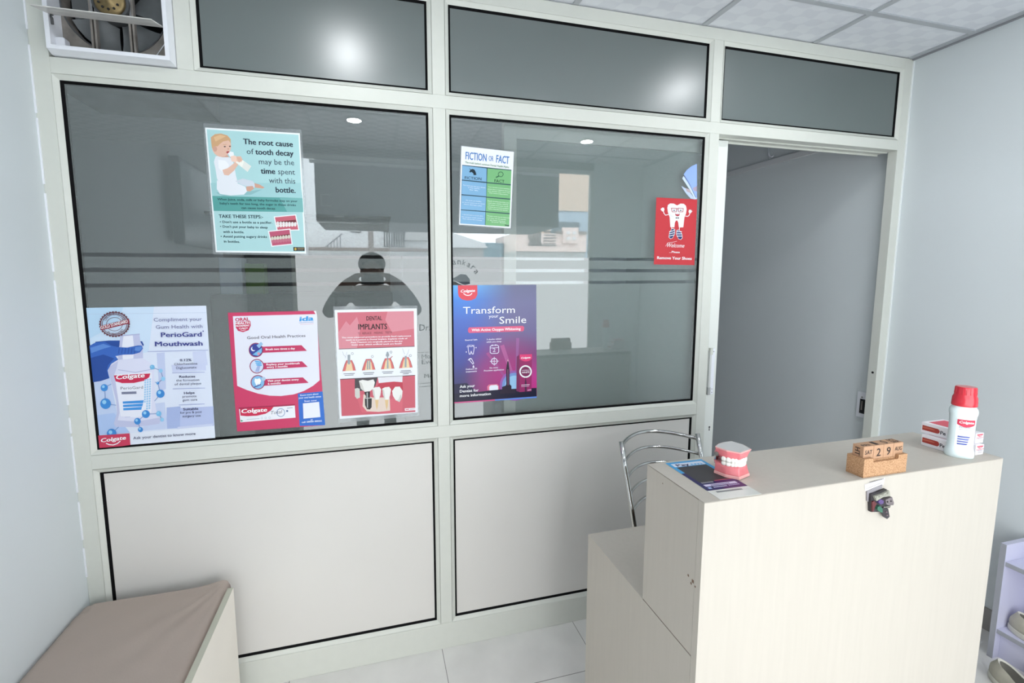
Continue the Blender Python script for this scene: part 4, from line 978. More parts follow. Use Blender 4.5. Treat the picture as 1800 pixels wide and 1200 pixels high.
W = ink(246, 247, 250)

# --- tooth decay poster with a baby
p = Poster('poster', 'pale blue laminated poster with a baby drinking from a bottle', (340, 200, 4.6136), [(95, 112), (863, 158), (915, 1133), (182, 1122)],
           sleeve=[(78, 74), (877, 130), (936, 1150), (160, 1138)], paper=ink(236, 242, 244))
p.poly('printed_panel', [(108, 126), (852, 170), (903, 1118), (192, 1108)], ink(172, 212, 214))
p.poly('printed_panel', [(140, 560), (870, 560), (885, 682), (152, 664)], ink(160, 204, 207), 2)
p.poly('printed_panel', [(152, 665), (885, 683), (892, 797), (164, 787)], ink(88, 160, 155), 3)
p.poly('printed_panel', [(700, 683), (885, 683), (892, 797), (760, 793)], ink(120, 180, 178), 3.4)
N_ = ink(26, 38, 58); N2 = ink(40, 54, 74)
for t, a, c, bd in (('The root cause', (405, 245), (808, 268), .035), ('of', (433, 325), (490, 328), 0), ('tooth decay', (503, 329), (813, 342), .035), ('may be the', (533, 408), (818, 417), 0), ('time', (547, 484), (665, 488), .035),
                    ('spent', (687, 489), (824, 494), 0), ('with this', (614, 560), (827, 567), 0), ('bottle.', (668, 637), (830, 642), .035)):
    p.text(t, a, c, N_ if bd else N2, cap=46, bold=bd)
for t, a, c in (('When Juice, soda, milk or baby formulas stay on your', (195, 700), (845, 716)), ("baby's teeth for too long, the sugar in these drinks", (215, 733), (832, 748)), ('can cause tooth decay.', (390, 770), (668, 776))):
    p.text(t, a, c, ink(20, 62, 70), cap=18, bold=.03)
p.text('TAKE THESE STEPS:-', (207, 843), (566, 848), ink(30, 60, 70), cap=28, bold=.03)
for t, a, c in (("• Don't use a bottle as a pacifier.", (215, 885), (640, 891)), ("• Don't put your baby to sleep", (217, 922), (603, 930)), ('with a bottle.', (242, 965), (412, 968)), ('• Avoid putting sugary drinks', (222, 1003), (598, 1006)), ('in bottles.', (248, 1043), (378, 1046))):
    p.text(t, a, c, ink(34, 66, 76), cap=20, bold=.025)
SK1, SK2, SK3 = ink(226, 186, 166), ink(206, 160, 140), ink(240, 206, 188)
HR, HR2 = ink(206, 164, 122), ink(222, 184, 140)
G1, G2, G3 = ink(226, 230, 236), ink(204, 212, 222), ink(238, 240, 244)
p.poly('picture', [(185, 640), (240, 622), (430, 632), (560, 612), (470, 655), (240, 668)], ink(140, 186, 190), 1.5)
p.poly('picture', [(180, 345), (235, 338), (290, 352), (318, 372), (330, 420), (345, 500), (360, 560), (300, 590), (210, 570), (190, 520), (178, 440), (166, 390)], G1, 2)
p.poly('picture', [(190, 540), (250, 560), (350, 560), (420, 590), (436, 628), (410, 655), (300, 662), (215, 650), (190, 610)], G1, 2.3)
p.poly('picture', [(340, 545), (400, 525), (480, 545), (505, 575), (490, 605), (435, 590), (390, 575)], G2, 2.1)
p.poly('picture', [(428, 590), (480, 585), (492, 605), (460, 630), (432, 625)], SK2, 2.5); p.poly('picture', [(495, 562), (540, 575), (578, 598), (560, 606), (500, 598)], SK2, 2.5)
p.poly('picture', [(200, 372), (260, 380), (290, 415), (275, 450), (235, 470), (205, 440)], G3, 2.8)
p.poly('picture', [(235, 455), (280, 440), (330, 400), (345, 360), (372, 372), (365, 410), (330, 460), (285, 500), (250, 495)], SK1, 3)
p.disc('picture', (228, 262), 78, SK1, 3.2, 88); p.poly('picture', [(195, 330), (270, 325), (290, 352), (230, 352)], SK2, 3.1)
p.poly('picture', [(145, 235), (142, 190), (175, 165), (225, 160), (275, 175), (302, 205), (303, 240), (285, 215), (240, 225), (215, 245), (195, 265), (180, 262), (165, 300), (150, 270)], HR, 3.5)
p.poly('picture', [(165, 190), (215, 170), (265, 182), (230, 200), (180, 225)], HR2, 3.8)
p.disc('picture', (176, 285), 17, SK2, 3.9, 22)
p.disc('picture', (255, 266), 8, ink(60, 46, 44), 4, 5); p.disc('picture', (296, 264), 7, ink(60, 46, 44), 4, 5); p.line('picture', [(240, 252), (268, 248)], 4, HR, 4); p.disc('picture', (280, 312), 13, ink(170, 70, 70), 4, 9); p.disc('picture', (283, 285), 7, SK2, 4)
p.poly('picture', [(280, 320), (300, 305), (325, 312), (330, 335), (300, 352)], G3, 4.2); p.poly('picture', [(320, 335), (400, 375), (470, 425), (440, 472), (350, 400), (305, 350)], ink(240, 240, 232), 4.3); p.poly('picture', [(410, 385), (470, 425), (440, 472), (395, 435)], ink(226, 228, 222), 4.5)
p.poly('picture', [(300, 345), (340, 338), (360, 365), (345, 395), (310, 385)], SK3, 4.7); p.poly('picture', [(350, 345), (385, 345), (400, 375), (375, 395), (352, 385)], SK1, 4.7)
for i in range(3): p.line('picture', [(352+i*11, 348+i*4), (372+i*10, 388+i*2)], 3, SK2, 5)
for quad, dy in (([(652, 833), (833, 815), (860, 945), (676, 950)], 0), ([(605, 950), (787, 930), (805, 1060), (634, 1078)], 1)):
    p.poly(('photo', dy), quad, ink(240, 240, 242), 4+3*dy)
    mx_ = sum(a for a, _ in quad)/4; my_ = sum(a for _, a in quad)/4; inn = [(mx_+(a-mx_)*.91, my_+(c-my_)*.88) for a, c in quad]
    p.poly(('photo', dy), inn, ink(196, 96, 112) if not dy else ink(186, 84, 112), 4.5+3*dy)
    def pq(u, v): return ((inn[0][0]*(1-u)+inn[1][0]*u)*(1-v)+(inn[3][0]*(1-u)+inn[2][0]*u)*v, (inn[0][1]*(1-u)+inn[1][1]*u)*(1-v)+(inn[3][1]*(1-u)+inn[2][1]*u)*v)
    p.poly(('photo', dy), [pq(.02, .35), pq(.98, .30), pq(.98, .5), pq(.02, .52)], ink(110, 44, 52), 4.8+3*dy)
    for i in range(7):
        c = pq(.08+.14*i, .50 if dy else .46+.02*i); p.disc(('photo', dy), c, 11, ink(226, 222, 220) if not dy else ink(210, 204, 190), 5+3*dy, 17 if dy else 13, 14)
        c = pq(.06+.14*i, .72 if dy else .66); p.disc(('photo', dy), c, 11, ink(230, 228, 226) if not dy else ink(190, 110, 130), 5.2+3*dy, 14, 14)
p.poly('logo', [(810, 1080), (902, 1082), (903, 1112), (812, 1112)], ink(40, 36, 34), 4); p.disc('logo', (828, 1096), 9, ink(200, 170, 70), 4.6, 11, 14); p.line('logo', [(845, 1091), (895, 1092)], 5, ink(170, 150, 110), 4.6); p.line('logo', [(845, 1102), (890, 1103)], 3, ink(150, 140, 120), 4.6)
p.done()

# --- mouthwash poster
p = Poster('poster', 'white and blue mouthwash poster with a gloved hand, in the lower left pane corner', (140, 520, 4.284), [(42, 90), (953, 73), (1022, 1070), (122, 1158)], y=GY-.0006, paper=ink(222, 230, 246))
p.poly('printed_panel', [(42, 90), (560, 81), (520, 420), (330, 470), (60, 360)], ink(206, 226, 246), 1); p.poly('printed_panel', [(42, 90), (330, 85), (280, 210), (60, 330)], ink(188, 218, 242), 1.5)
p.poly('printed_panel', [(80, 640), (225, 600), (285, 900), (262, 1040), (118, 1048)], ink(196, 212, 242), 1.2); p.poly('printed_panel', [(112, 900), (260, 880), (380, 1030), (120, 1050)], ink(176, 200, 240), 1.6)
for q, c in (([(580, 430), (640, 425), (650, 700), (600, 720)], (196, 206, 236)), ([(850, 420), (950, 412), (965, 520), (860, 530)], (206, 214, 240)), ([(655, 850), (1008, 830), (1012, 985), (650, 1000)], (186, 198, 234)), ([(655, 840), (760, 830), (755, 990), (660, 1000)], (170, 186, 228)), ([(480, 820), (640, 800), (660, 1000), (480, 1015)], (200, 212, 240)), ([(690, 520), (950, 508), (952, 560), (700, 572)], (204, 212, 240)), ([(730, 1005), (1000, 985), (1005, 960), (740, 985)], (206, 214, 240))):
    p.poly('printed_panel', q, ink(*c), 1.8)
p.poly('printed_panel', [(378, 1033), (1013, 977), (1022, 1070), (384, 1128)], ink(230, 236, 248), 2.2)
p.line('printed_panel', [(60, 137), (952, 126)], 2.5, ink(190, 206, 228), 2)
GL1, GL2, GL3 = ink(58, 104, 190), ink(40, 78, 156), ink(96, 142, 214)
p.poly('picture', [(118, 345), (220, 335), (305, 335), (330, 360), (470, 340), (484, 368), (470, 390), (300, 400), (150, 400)], GL2, 2)
C1, C2, C3, C4 = ink(222, 224, 244), ink(196, 200, 230), ink(236, 238, 250), ink(176, 182, 218)
p.poly('picture', [(306, 298), (450, 287), (458, 345), (475, 375), (478, 470), (290, 486), (292, 400), (300, 375)], C2, 2.4); p.poly('picture', [(330, 297), (400, 291), (410, 380), (405, 470), (325, 480), (320, 380)], C3, 2.6); p.line('picture', [(306, 300), (450, 288)], 8, C4, 2.8)
p.poly('picture', [(290, 480), (478, 468), (530, 500), (563, 550), (563, 620), (566, 700), (566, 790), (578, 860), (610, 935), (600, 962), (430, 986), (270, 986), (258, 960), (282, 880), (276, 790), (250, 690), (218, 570), (220, 535)], C1, 3)
p.poly('picture', [(220, 535), (290, 490), (280, 540), (262, 590), (296, 790), (300, 880), (275, 985), (258, 960), (282, 880), (276, 790), (250, 690), (218, 570)], C2, 3.3)
p.poly('picture', [(258, 960), (275, 935), (430, 945), (600, 915), (610, 935), (600, 962), (430, 986), (270, 986)], C2, 3.4); p.line('picture', [(290, 555), (420, 575), (563, 548)], 5, C4, 3.4)
p.poly('picture', [(262, 590), (545, 575), (540, 880), (430, 915), (310, 905)], C3, 3.6)
p.poly('picture', [(258, 598), (533, 583), (524, 612), (485, 638), (410, 655), (320, 656), (272, 642)], ink(206, 42, 82), 4)
p.text('Colgate', (272, 628), (490, 611), W, cap=34, bold=.035, shear=.22, layer=5)
p.text('PerioGard', (310, 705), (478, 697), ink(92, 92, 104), cap=22, layer=5); p.poly('picture', [(316, 722), (428, 718), (429, 736), (317, 740)], ink(120, 124, 150), 4.5)
for i, x1 in enumerate((484, 478, 470)): y = 794+i*25; p.poly('picture', [(325+i*2, y), (x1, y-10), (x1-5, y+12), (326+i*2, y+17)], ink(66, 150, 224), 4.5)
p.line('picture', [(342, 912), (380, 910)], 3, C4, 4.5)
for r_ in range(13):
    for c in range(2+(r_ < 10)):
        x = 525-c*18-r_*.4; y = 622+r_*18+c*3; p.poly('picture', [(x, y), (x+13, y-2), (x+13, y+11), (x, y+13)], ink(160, 206, 240), 4.4)
p.poly('picture', [(58, 385), (120, 350), (190, 345), (240, 372), (300, 385), (360, 388), (440, 372), (468, 372), (478, 395), (455, 425), (400, 440), (330, 442), (270, 452), (292, 478), (240, 510), (212, 560), (226, 618), (160, 640), (82, 652)], GL1, 5)
p.poly('picture', [(70, 470), (180, 440), (262, 470), (215, 520), (205, 560), (222, 618), (160, 640), (82, 652)], GL2, 5.3); p.poly('picture', [(80, 390), (180, 360), (240, 380), (170, 400), (90, 430)], GL3, 5.4)
for i in range(6): p.line('picture', [(300+i*24, 392), (294+i*24, 432)], 5, GL2, 5.6)
p.poly('picture', [(420, 385), (466, 378), (472, 394), (450, 415), (415, 410)], GL3, 5.7)
M1_, M2_, M3_ = ink(62, 140, 214), ink(120, 190, 232), ink(150, 206, 240)
for a, c in (((187, 690), (240, 662)), ((197, 810), (275, 822)), ((192, 720), (195, 790)), ((548, 535), (612, 562)), ((612, 562), (630, 623)), ((630, 623), (590, 655)), ((570, 648), (590, 655)), ((590, 655), (608, 730)), ((608, 740), (566, 790)), ((500, 888), (597, 885)), ((500, 888), (437, 942)), ((437, 942), (460, 1003)), ((597, 885), (622, 930)), ((243, 1035), (295, 985))):
    p.line('picture', [a, c], 4, ink(90, 130, 190), 5.9)
for x, y, r_, m in ((187, 690, 27, M1_), (197, 810, 40, M1_), (548, 535, 18, M2_), (612, 562, 15, M3_), (630, 623, 16, M3_), (590, 655, 11, M1_), (610, 735, 31, M1_), (500, 888, 30, M1_), (437, 942, 25, M1_), (460, 1005, 19, M1_), (597, 885, 20, M2_), (622, 930, 15, M3_), (243, 1035, 36, M1_)):
    p.disc('picture', (x, y), r_, m, 6.3); p.disc('picture', (x-r_*.25, y-r_*.3), r_*.4, M3_, 6.6, n=14)
p.poly('logo', [(122, 1051), (378, 1033), (384, 1120), (128, 1158)], ink(206, 60, 92), 7); p.text('Colgate', (160, 1101), (350, 1078), W, cap=30, bold=.035, shear=.22, layer=8)
p.line('logo', [(203, 1108), (225, 1118), (255, 1120), (285, 1110), (307, 1092)], 7, W, 7.8)
ST = ink(110, 66, 76)
p.ring('stamp', (265, 212), 110, 8, ST, 3, 92); p.ring('stamp', (265, 212), 96, 5, ST, 3, 80); p.ring('stamp', (265, 212), 62, 4, ST, 3, 52)
for k in range(30): a = math.radians(k*12); p.disc('stamp', (265+109*math.cos(a), 212-91*math.sin(a)), 8, ST, 3, n=8)
p.poly('stamp', [(156, 226), (374, 172), (380, 206), (164, 258)], ink(150, 52, 70), 4); p.text('GOLD STANDARD', (166, 250), (370, 199), W, cap=24, bold=.03, layer=5)
p.arc_text('CHLORHEXIDINE', (265, 212), 68, 160, 22, ST, 17); p.arc_text('IN DENTISTRY', (265, 212), 82, 225, 330, ST, 15, flip=True)
V1, V2 = ink(112, 116, 160), ink(62, 68, 142); V3 = ink(74, 78, 110)
p.text('Compliment your', (562, 192), (923, 186), V1, cap=28); p.text('Gum Health with', (577, 247), (927, 240), V1, cap=28); p.text('PerioGard', (615, 309), (922, 304), V2, cap=36, bold=.03); p.text('Mouthwash', (570, 378), (929, 372), V2, cap=36, bold=.03); p.disc('lettering', (932, 264), 5, V2, 4, n=10)
for a, c in (((515, 418), (968, 407)), ((700, 578), (943, 573)), ((705, 698), (946, 692)), ((750, 820), (942, 811))): p.line('lettering', [a, c], 3.5, ink(150, 160, 210), 3.5)
for t, a, c, bd in (('0.12%', (757, 491), (846, 489), .03), ('Chlorhexidine', (715, 521), (889, 515), 0), ('Digluconate', (730, 549), (882, 544), 0), ('Reduces', (753, 615), (873, 612), .03), ('the formation', (730, 643), (904, 638), 0), ('of dental plaque', (718, 672), (919, 664), 0),
                    ('Helps', (788, 738), (868, 735), .03), ('promote', (777, 764), (883, 760), 0), ('gum care', (778, 791), (888, 786), 0), ('Suitable', (782, 860), (896, 855), .03), ('for pre & post', (760, 886), (923, 878), 0), ('surgery use', (777, 912), (914, 906), 0)):
    p.text(t, a, c, V3, cap=18, bold=bd)
p.text('Ask your dentist to know more', (407, 1078), (875, 1043), V3, cap=22, bold=.008)
p.done()

# --- oral health practices poster
p = Poster('poster', 'crimson bordered oral health poster with three round icons and blue corner', (390, 530, 5.0), [(53, 97), (828, 80), (908, 1085), (135, 1140)], paper=ink(206, 62, 104))
PK = ink(206, 62, 104); PKD = ink(196, 52, 98)
p.poly('printed_panel', [(97, 128), (836, 109), (848, 400), (860, 690), (800, 740), (720, 785), (630, 815), (520, 829), (420, 826), (320, 808), (220, 776), (135, 740), (116, 430)], ink(228, 230, 242), 1)
p.poly('printed_panel', [(806, 82), (828, 80), (850, 190), (836, 130), (818, 100)], ink(236, 234, 238), 2)
p.poly('printed_panel', [(668, 808), (885, 788), (908, 1085), (683, 1092)], ink(48, 112, 206), 2)
p.poly('badge', [(118, 178), (250, 170), (254, 210), (236, 250), (186, 268), (142, 256), (120, 222)], ink(200, 52, 92), 2)
p.text('ORAL', (118, 173), (244, 166), ink(200, 52, 92), cap=30, bold=.05); p.text('HEALTH', (122, 200), (245, 194), W, cap=20, bold=.05); p.text('MOVEMENT', (122, 222), (245, 216), W, cap=15, bold=.05); p.text('Colgate', (150, 241), (228, 235), W, cap=13, bold=.04, shear=.2); p.line('badge', [(165, 248), (185, 254), (210, 247)], 3.5, W, 3)
p.text('ida', (680, 172), (806, 165), ink(60, 160, 226), cap=42, bold=.05, shear=.18); p.text('Indian Dental Association', (680, 189), (808, 182), ink(80, 120, 180), cap=9); p.line('badge', [(688, 200), (806, 194)], 2, ink(220, 130, 140), 2)
p.text('Good Oral Health Practices', (222, 330), (735, 309), ink(88, 84, 98), cap=26, bold=.015)
for cx_, cy_, bar, lines, kind in ((300, 425, [(350, 396), (700, 382), (748, 432), (352, 450)], (('Brush two times a day', (385, 427), (643, 418)),), 0),
                              (308, 567, [(358, 539), (705, 524), (755, 573), (360, 596)], (('Replace your toothbrush', (392, 560), (684, 548)), ('every 3 months', (395, 583), (578, 574))), 1),
                              (317, 708, [(367, 681), (712, 665), (763, 713), (370, 739)], (('Visit your dentist every', (402, 704), (676, 690)), ('6 months', (405, 729), (518, 721))), 2)):
    p.poly('printed_panel', bar, PKD, 2)
    for t, a, c in lines: p.text(t, a, c, W, cap=17, bold=.035)
    p.disc(('icon', kind), (cx_, cy_), 64, ink(150, 60, 96), 3); p.disc(('icon', kind), (cx_, cy_), 56, (ink(52, 66, 150), ink(206, 220, 240), ink(130, 186, 228))[kind], 3.4)
    if kind == 0:
        p.poly(('icon', kind), [(cx_-30, cy_+40), (cx_+52, cy_-20), (cx_+50, cy_+20), (cx_+20, cy_+50)], ink(120, 190, 230), 3.8); p.disc(('icon', kind), (cx_-24, cy_-10), 20, W, 3.8); p.disc(('icon', kind), (cx_-16, cy_-16), 18, ink(52, 66, 150), 4.1)
        p.poly(('icon', kind), [(cx_+4, cy_-40), (cx_+45, cy_-72), (cx_+62, cy_-52), (cx_+28, cy_-16)], ink(150, 190, 226), 4.3); p.disc(('icon', kind), (cx_+24, cy_+32), 12, ink(222, 150, 166), 4.2)
    elif kind == 1:
        p.poly(('icon', kind), [(cx_-16, cy_+48), (cx_+10, cy_-20), (cx_+34, cy_-14), (cx_+18, cy_+50)], ink(160, 176, 220), 3.8)
        for i in range(3): p.line(('icon', kind), [(cx_-14+i*6, cy_-24+i*16-20), (cx_+36+i*2, cy_-12+i*14-24)], 11, ink(86, 170, 224), 4.2)
    else:
        p.poly(('icon', kind), [(cx_-26, cy_-34), (cx_-6, cy_-28), (cx_+16, cy_-36), (cx_+28, cy_-14), (cx_+16, cy_+20), (cx_+10, cy_+36), (cx_+2, cy_+8), (cx_-8, cy_+34), (cx_-20, cy_+16), (cx_-30, cy_-10)], W, 3.8)
        p.line(('icon', kind), [(cx_-30, cy_+42), (cx_+24, cy_+20)], 9, ink(50, 76, 150), 4.2); p.disc(('icon', kind), (cx_+50, cy_-30), 18, ink(176, 200, 226), 4.2)
p.poly('picture', [(150, 930), (640, 900), (648, 1018), (163, 1060)], ink(238, 240, 246), 2); p.poly('picture', [(150, 930), (640, 900), (641, 912), (152, 944)], ink(170, 40, 80), 2.4)
p.poly('picture', [(160, 943), (456, 922), (432, 955), (385, 984), (310, 1001), (220, 1006), (164, 1000)], ink(206, 40, 80), 2.6); p.text('Colgate', (170, 980), (398, 964), W, cap=36, bold=.04, shear=.12)
p.ring('picture', (518, 974), 38, 7, ink(150, 170, 200), 2.8); p.text('Total', (425, 991), (526, 979), ink(110, 110, 124), cap=30, shear=.25); p.line('picture', [(220, 1035), (330, 1026)], 5, ink(190, 196, 206), 2.6); p.line('picture', [(575, 935), (622, 931)], 5, ink(150, 160, 180), 2.6); p.disc('picture', (574, 960), 9, ink(90, 110, 160), 2.7, n=12)
for x in (352, 386, 420): p.ring('picture', (x, 1022-(x-352)*.05), 9, 2.5, ink(176, 190, 206), 2.7)
p.poly('picture', [(166, 1035), (190, 1046), (170, 1054)], ink(70, 160, 120), 2.7)
for t, a, c in (('Know more about', (690, 829), (850, 815)), ('your oral health status', (676, 852), (873, 838)), ('Scan now', (725, 880), (835, 872)), ('or', (780, 1043), (802, 1041)), ('call 58060 88062', (703, 1065), (880, 1052))):
    p.text(t, a, c, ink(224, 236, 250), cap=15, bold=.035)
p.poly('code_field', [(713, 893), (855, 879), (867, 1012), (718, 1027)], ink(234, 238, 246), 3)
p.done()

# --- dental implants poster
p = Poster('poster', 'red and white laminated dental implants poster at the right end of the left pane', (570, 520, 5.219), [(95, 128), (848, 113), (858, 1068), (142, 1128)], sleeve=[(80, 96), (854, 88), (872, 1098), (130, 1165)], paper=ink(236, 240, 246))
RD = ink(206, 110, 124); RD2 = ink(216, 140, 152); RD3 = ink(196, 92, 106)
p.poly('printed_panel', [(120, 152), (820, 138), (828, 462), (135, 487)], RD, 1); p.poly('printed_panel', [(580, 143), (815, 138), (824, 300), (620, 330), (560, 220)], RD2, 1.4); p.poly('printed_panel', [(126, 340), (200, 230), (235, 270), (300, 190), (330, 300), (300, 480), (135, 486)], RD2, 1.4)
p.line('printed_panel', [(135, 487), (828, 462)], 5, ink(60, 40, 46), 2)
DK = ink(44, 24, 30)
p.text('DENTAL', (387, 225), (531, 221), DK, cap=40, bold=.025); p.text('IMPLANTS', (311, 308), (577, 303), DK, cap=52, bold=.03); p.text('TO', (308, 353), (332, 352), ink(90, 40, 50), cap=20); p.text('REPLACE', (350, 352), (432, 349), ink(80, 36, 46), cap=20); p.text('MISSING', (458, 349), (536, 346), ink(80, 36, 46), cap=20); p.text('TEETH', (560, 345), (620, 343), ink(80, 36, 46), cap=20)
for t, a, c in (('The most advanced procedure to provide fixed replacement', (160, 388), (797, 371)), ('teeth to a patient is Dental Implant. Implants made of', (197, 410), (762, 395)), ('Pure Titanium are surgically placed in the jaw', (245, 432), (718, 419)), ('bone over which artificial teeth are fixed!!', (253, 454), (710, 442))):
    p.text(t, a, c, W, cap=13, bold=.03)
GM, BN, IM = ink(216, 110, 108), ink(232, 206, 164), ink(150, 160, 166)
for i, (x, y) in enumerate(((228, 590), (407, 582), (582, 572), (748, 562))):
    x0 = x-(0, 0, 0, 0)[i]
    p.poly(('diagram', i), [(x-60, y+100), (x-42, y+40), (x-24, y), (x+24, y-2), (x+44, y+38), (x+60, y+93)], GM, 2); p.poly(('diagram', i), [(x-34, y+98), (x-20, y+30), (x-10, y+12), (x+12, y+10), (x+24, y+30), (x+36, y+95)], BN, 2.4)
    p.line(('diagram', i), [(x-60, y+100), (x-42, y+40), (x-24, y)], 3, ink(120, 70, 70), 2.6); p.line(('diagram', i), [(x+24, y-2), (x+44, y+38), (x+60, y+93)], 3, ink(120, 70, 70), 2.6)
    if i == 0: p.poly(('diagram', i), [(x-14, y-50), (x+10, y-52), (x+10, y+30), (x-2, y+40), (x-14, y+28)], IM, 3)
    elif i == 1: p.poly(('diagram', i), [(x-16, y+6), (x-4, y+6), (x-4, y+92), (x-16, y+92)], IM, 3); p.poly(('diagram', i), [(x+4, y+5), (x+16, y+5), (x+16, y+90), (x+4, y+90)], IM, 3); p.line(('diagram', i), [(x-24, y), (x+24, y-2)], 5, ink(180, 60, 60), 3)
    elif i == 2: p.poly(('diagram', i), [(x-8, y-60), (x+4, y-62), (x+14, y-30), (x+4, y-12), (x+8, y+92), (x-8, y+93), (x-6, y-12), (x-18, y-28)], IM, 3); p.line(('diagram', i), [(x+20, y+2), (x+42, y-18)], 6, ink(170, 70, 60), 3)
    else: p.poly(('diagram', i), [(x-10, y-12), (x+8, y-13), (x+6, y+90), (x-10, y+91)], IM, 3)
    if i in (0, 3): p.line(('diagram', i), [(x-60+30*(i > 0), y-80), (x-50+30*(i > 0), y-50), (x-30+20*(i > 0), y-30)], 3, ink(170, 176, 186), 3); p.line(('diagram', i), [(x-20+50*(i > 0), y-76), (x-30+50*(i > 0), y-40), (x-36+40*(i > 0), y-18)], 3, ink(190, 196, 206), 3)
    p.ring(('diagram', i), (x+(30, 34, 30, 42)[i], y+(-62, -28, -58, -16)[i]), 11, 3, ink(120, 124, 132), 3)
    for k, wv in enumerate((50, 40) if i < 3 else (44, 52, 26)): p.line(('diagram', i), [(x-wv, y+124+k*14), (x+wv, y+120+k*14)], 5, ink(110, 112, 124), 3)
p.poly('picture', [(147, 764), (832, 727), (835, 1062), (160, 1100)], ink(202, 92, 108), 2); p.line('picture', [(147, 764), (832, 727)], 5, ink(50, 40, 44), 2.4)
p.poly('picture', [(280, 756), (490, 745), (470, 820), (440, 860), (330, 870), (280, 850)], ink(70, 66, 70), 2.6); p.poly('picture', [(490, 746), (718, 733), (716, 790), (640, 784), (500, 798)], ink(226, 226, 232), 2.6)
p.poly('picture', [(500, 800), (640, 786), (718, 792), (722, 860), (600, 900), (470, 860)], ink(190, 56, 76), 2.8); p.poly('picture', [(300, 930), (350, 900), (440, 950), (610, 950), (720, 870), (716, 1060), (560, 1070), (345, 1068)], ink(212, 100, 116), 2.9)
p.poly('picture', [(360, 900), (440, 930), (600, 930), (605, 1050), (500, 1062), (390, 1056), (352, 1010)], ink(224, 206, 194), 3.1)
TW, TW2 = ink(234, 234, 230), ink(206, 206, 200)
p.poly('picture', [(366, 880), (420, 872), (418, 925), (436, 940), (434, 1020), (418, 1040), (392, 1036), (374, 1000), (372, 940), (384, 925)], ink(36, 36, 38), 3.4); p.poly('picture', [(388, 885), (400, 884), (402, 1030), (392, 1020)], ink(170, 172, 172), 3.7); p.line('picture', [(370, 938), (436, 934)], 6, ink(200, 200, 200), 3.7)
p.poly('picture', [(318, 778), (350, 768), (400, 776), (450, 764), (464, 790), (452, 845), (420, 872), (372, 878), (335, 850)], TW, 3.8); p.poly('picture', [(318, 778), (345, 800), (372, 878), (335, 850)], TW2, 4)
p.poly('picture', [(280, 850), (305, 842), (325, 850), (328, 930), (300, 942), (282, 920)], TW2, 3.5)
for x in (480, 570): p.poly('picture', [(x-40, 850), (x-14, 836), (x+26, 832), (x+42, 856), (x+34, 910), (x+18, 950), (x-14, 950), (x-32, 905)], TW, 3.8); p.poly('picture', [(x-14, 950), (x+18, 950), (x+12, 1010), (x+2, 1046), (x-6, 1010)], ink(222, 190, 140), 3.7); p.poly('picture', [(x-40, 850), (x-22, 862), (x-10, 945), (x-14, 950), (x-32, 905)], TW2, 4)
p.poly('picture', [(622, 870), (650, 832), (692, 830), (718, 870), (712, 930), (690, 972), (655, 955), (630, 915)], TW, 3.8); p.poly('picture', [(712, 930), (690, 972), (655, 955), (680, 950), (700, 900)], TW2, 4)
p.poly('logo', [(738, 1030), (834, 1024), (835, 1046), (740, 1052)], ink(240, 236, 240), 3); p.line('logo', [(748, 1040), (775, 1038)], 7, ink(206, 80, 100), 3.5); p.line('logo', [(785, 1038), (828, 1035)], 4, ink(150, 140, 150), 3.5)
p.done()

# --- whitening poster (printed colour sweep, with glare in its upper right)
def sweep():
    m = bpy.data.materials.new('print_blue_to_magenta_with_glare'); nt, out = nodes(m); N = nt.nodes.new; L = nt.links.new
    b = N('ShaderNodeBsdfPrincipled'); L(b.outputs[0], out.inputs[0]); b.inputs['Roughness'].default_value = .3; b.inputs['Specular IOR Level'].default_value = .4
    tc = N('ShaderNodeTexCoord'); sp = N('ShaderNodeSeparateXYZ'); L(tc.outputs['Generated'], sp.inputs[0])
    def ramp(sock, cols):
        r = N('ShaderNodeValToRGB'); L(sock, r.inputs[0]); e = r.color_ramp.elements
        while len(e) < len(cols): e.new(.5)
        for q, (pos, c) in zip(e, cols): q.position = pos; q.color = rgb(*c, .92)
        return r.outputs[0]
    left = ramp(sp.outputs[2], [(0, (22, 24, 70)), (.22, (40, 40, 110)), (.45, (48, 66, 160)), (.7, (62, 100, 190)), (.88, (60, 128, 216)), (1, (92, 170, 236))])
    right = ramp(sp.outputs[2], [(0, (210, 40, 130)), (.2, (196, 60, 150)), (.4, (112, 60, 120)), (.6, (100, 92, 140)), (.85, (104, 104, 146)), (1, (96, 100, 134))])  # the grey-violet upper stops carry glare on the sheet
    mr = N('ShaderNodeMapRange'); mr.interpolation_type = 'SMOOTHSTEP'; L(sp.outputs[0], mr.inputs[0]); mr.inputs[1].default_value = .1; mr.inputs[2].default_value = .75
    m1 = N('ShaderNodeMixRGB'); L(mr.outputs[0], m1.inputs[0]); L(left, m1.inputs[1]); L(right, m1.inputs[2])
    vd = N('ShaderNodeVectorMath'); vd.operation = 'DISTANCE'; sc_ = N('ShaderNodeVectorMath'); sc_.operation = 'MULTIPLY'; sc_.inputs[1].default_value = (1, 0, 1.25); L(tc.outputs['Generated'], sc_.inputs[0]); L(sc_.outputs[0], vd.inputs[0]); vd.inputs[1].default_value = (.62, 0, .26)
    m2 = N('ShaderNodeMapRange'); m2.interpolation_type = 'SMOOTHSTEP'; L(vd.outputs['Value'], m2.inputs[0]); m2.inputs[1].default_value = .58; m2.inputs[2].default_value = .12; m2.inputs[3].default_value = 0; m2.inputs[4].default_value = .7
    m3 = N('ShaderNodeMixRGB'); L(m2.outputs[0], m3.inputs[0]); L(m1.outputs[0], m3.inputs[1]); m3.inputs[2].default_value = rgb(160, 50, 116, 1.0); L(m3.outputs[0], b.inputs['Base Color']); return m
p = Poster('poster', 'dark blue and magenta tooth whitening poster at the left end of the right pane', (780, 450, 4.442), [(66, 228), (722, 223), (726, 1106), (78, 1150)], paper=sweep())
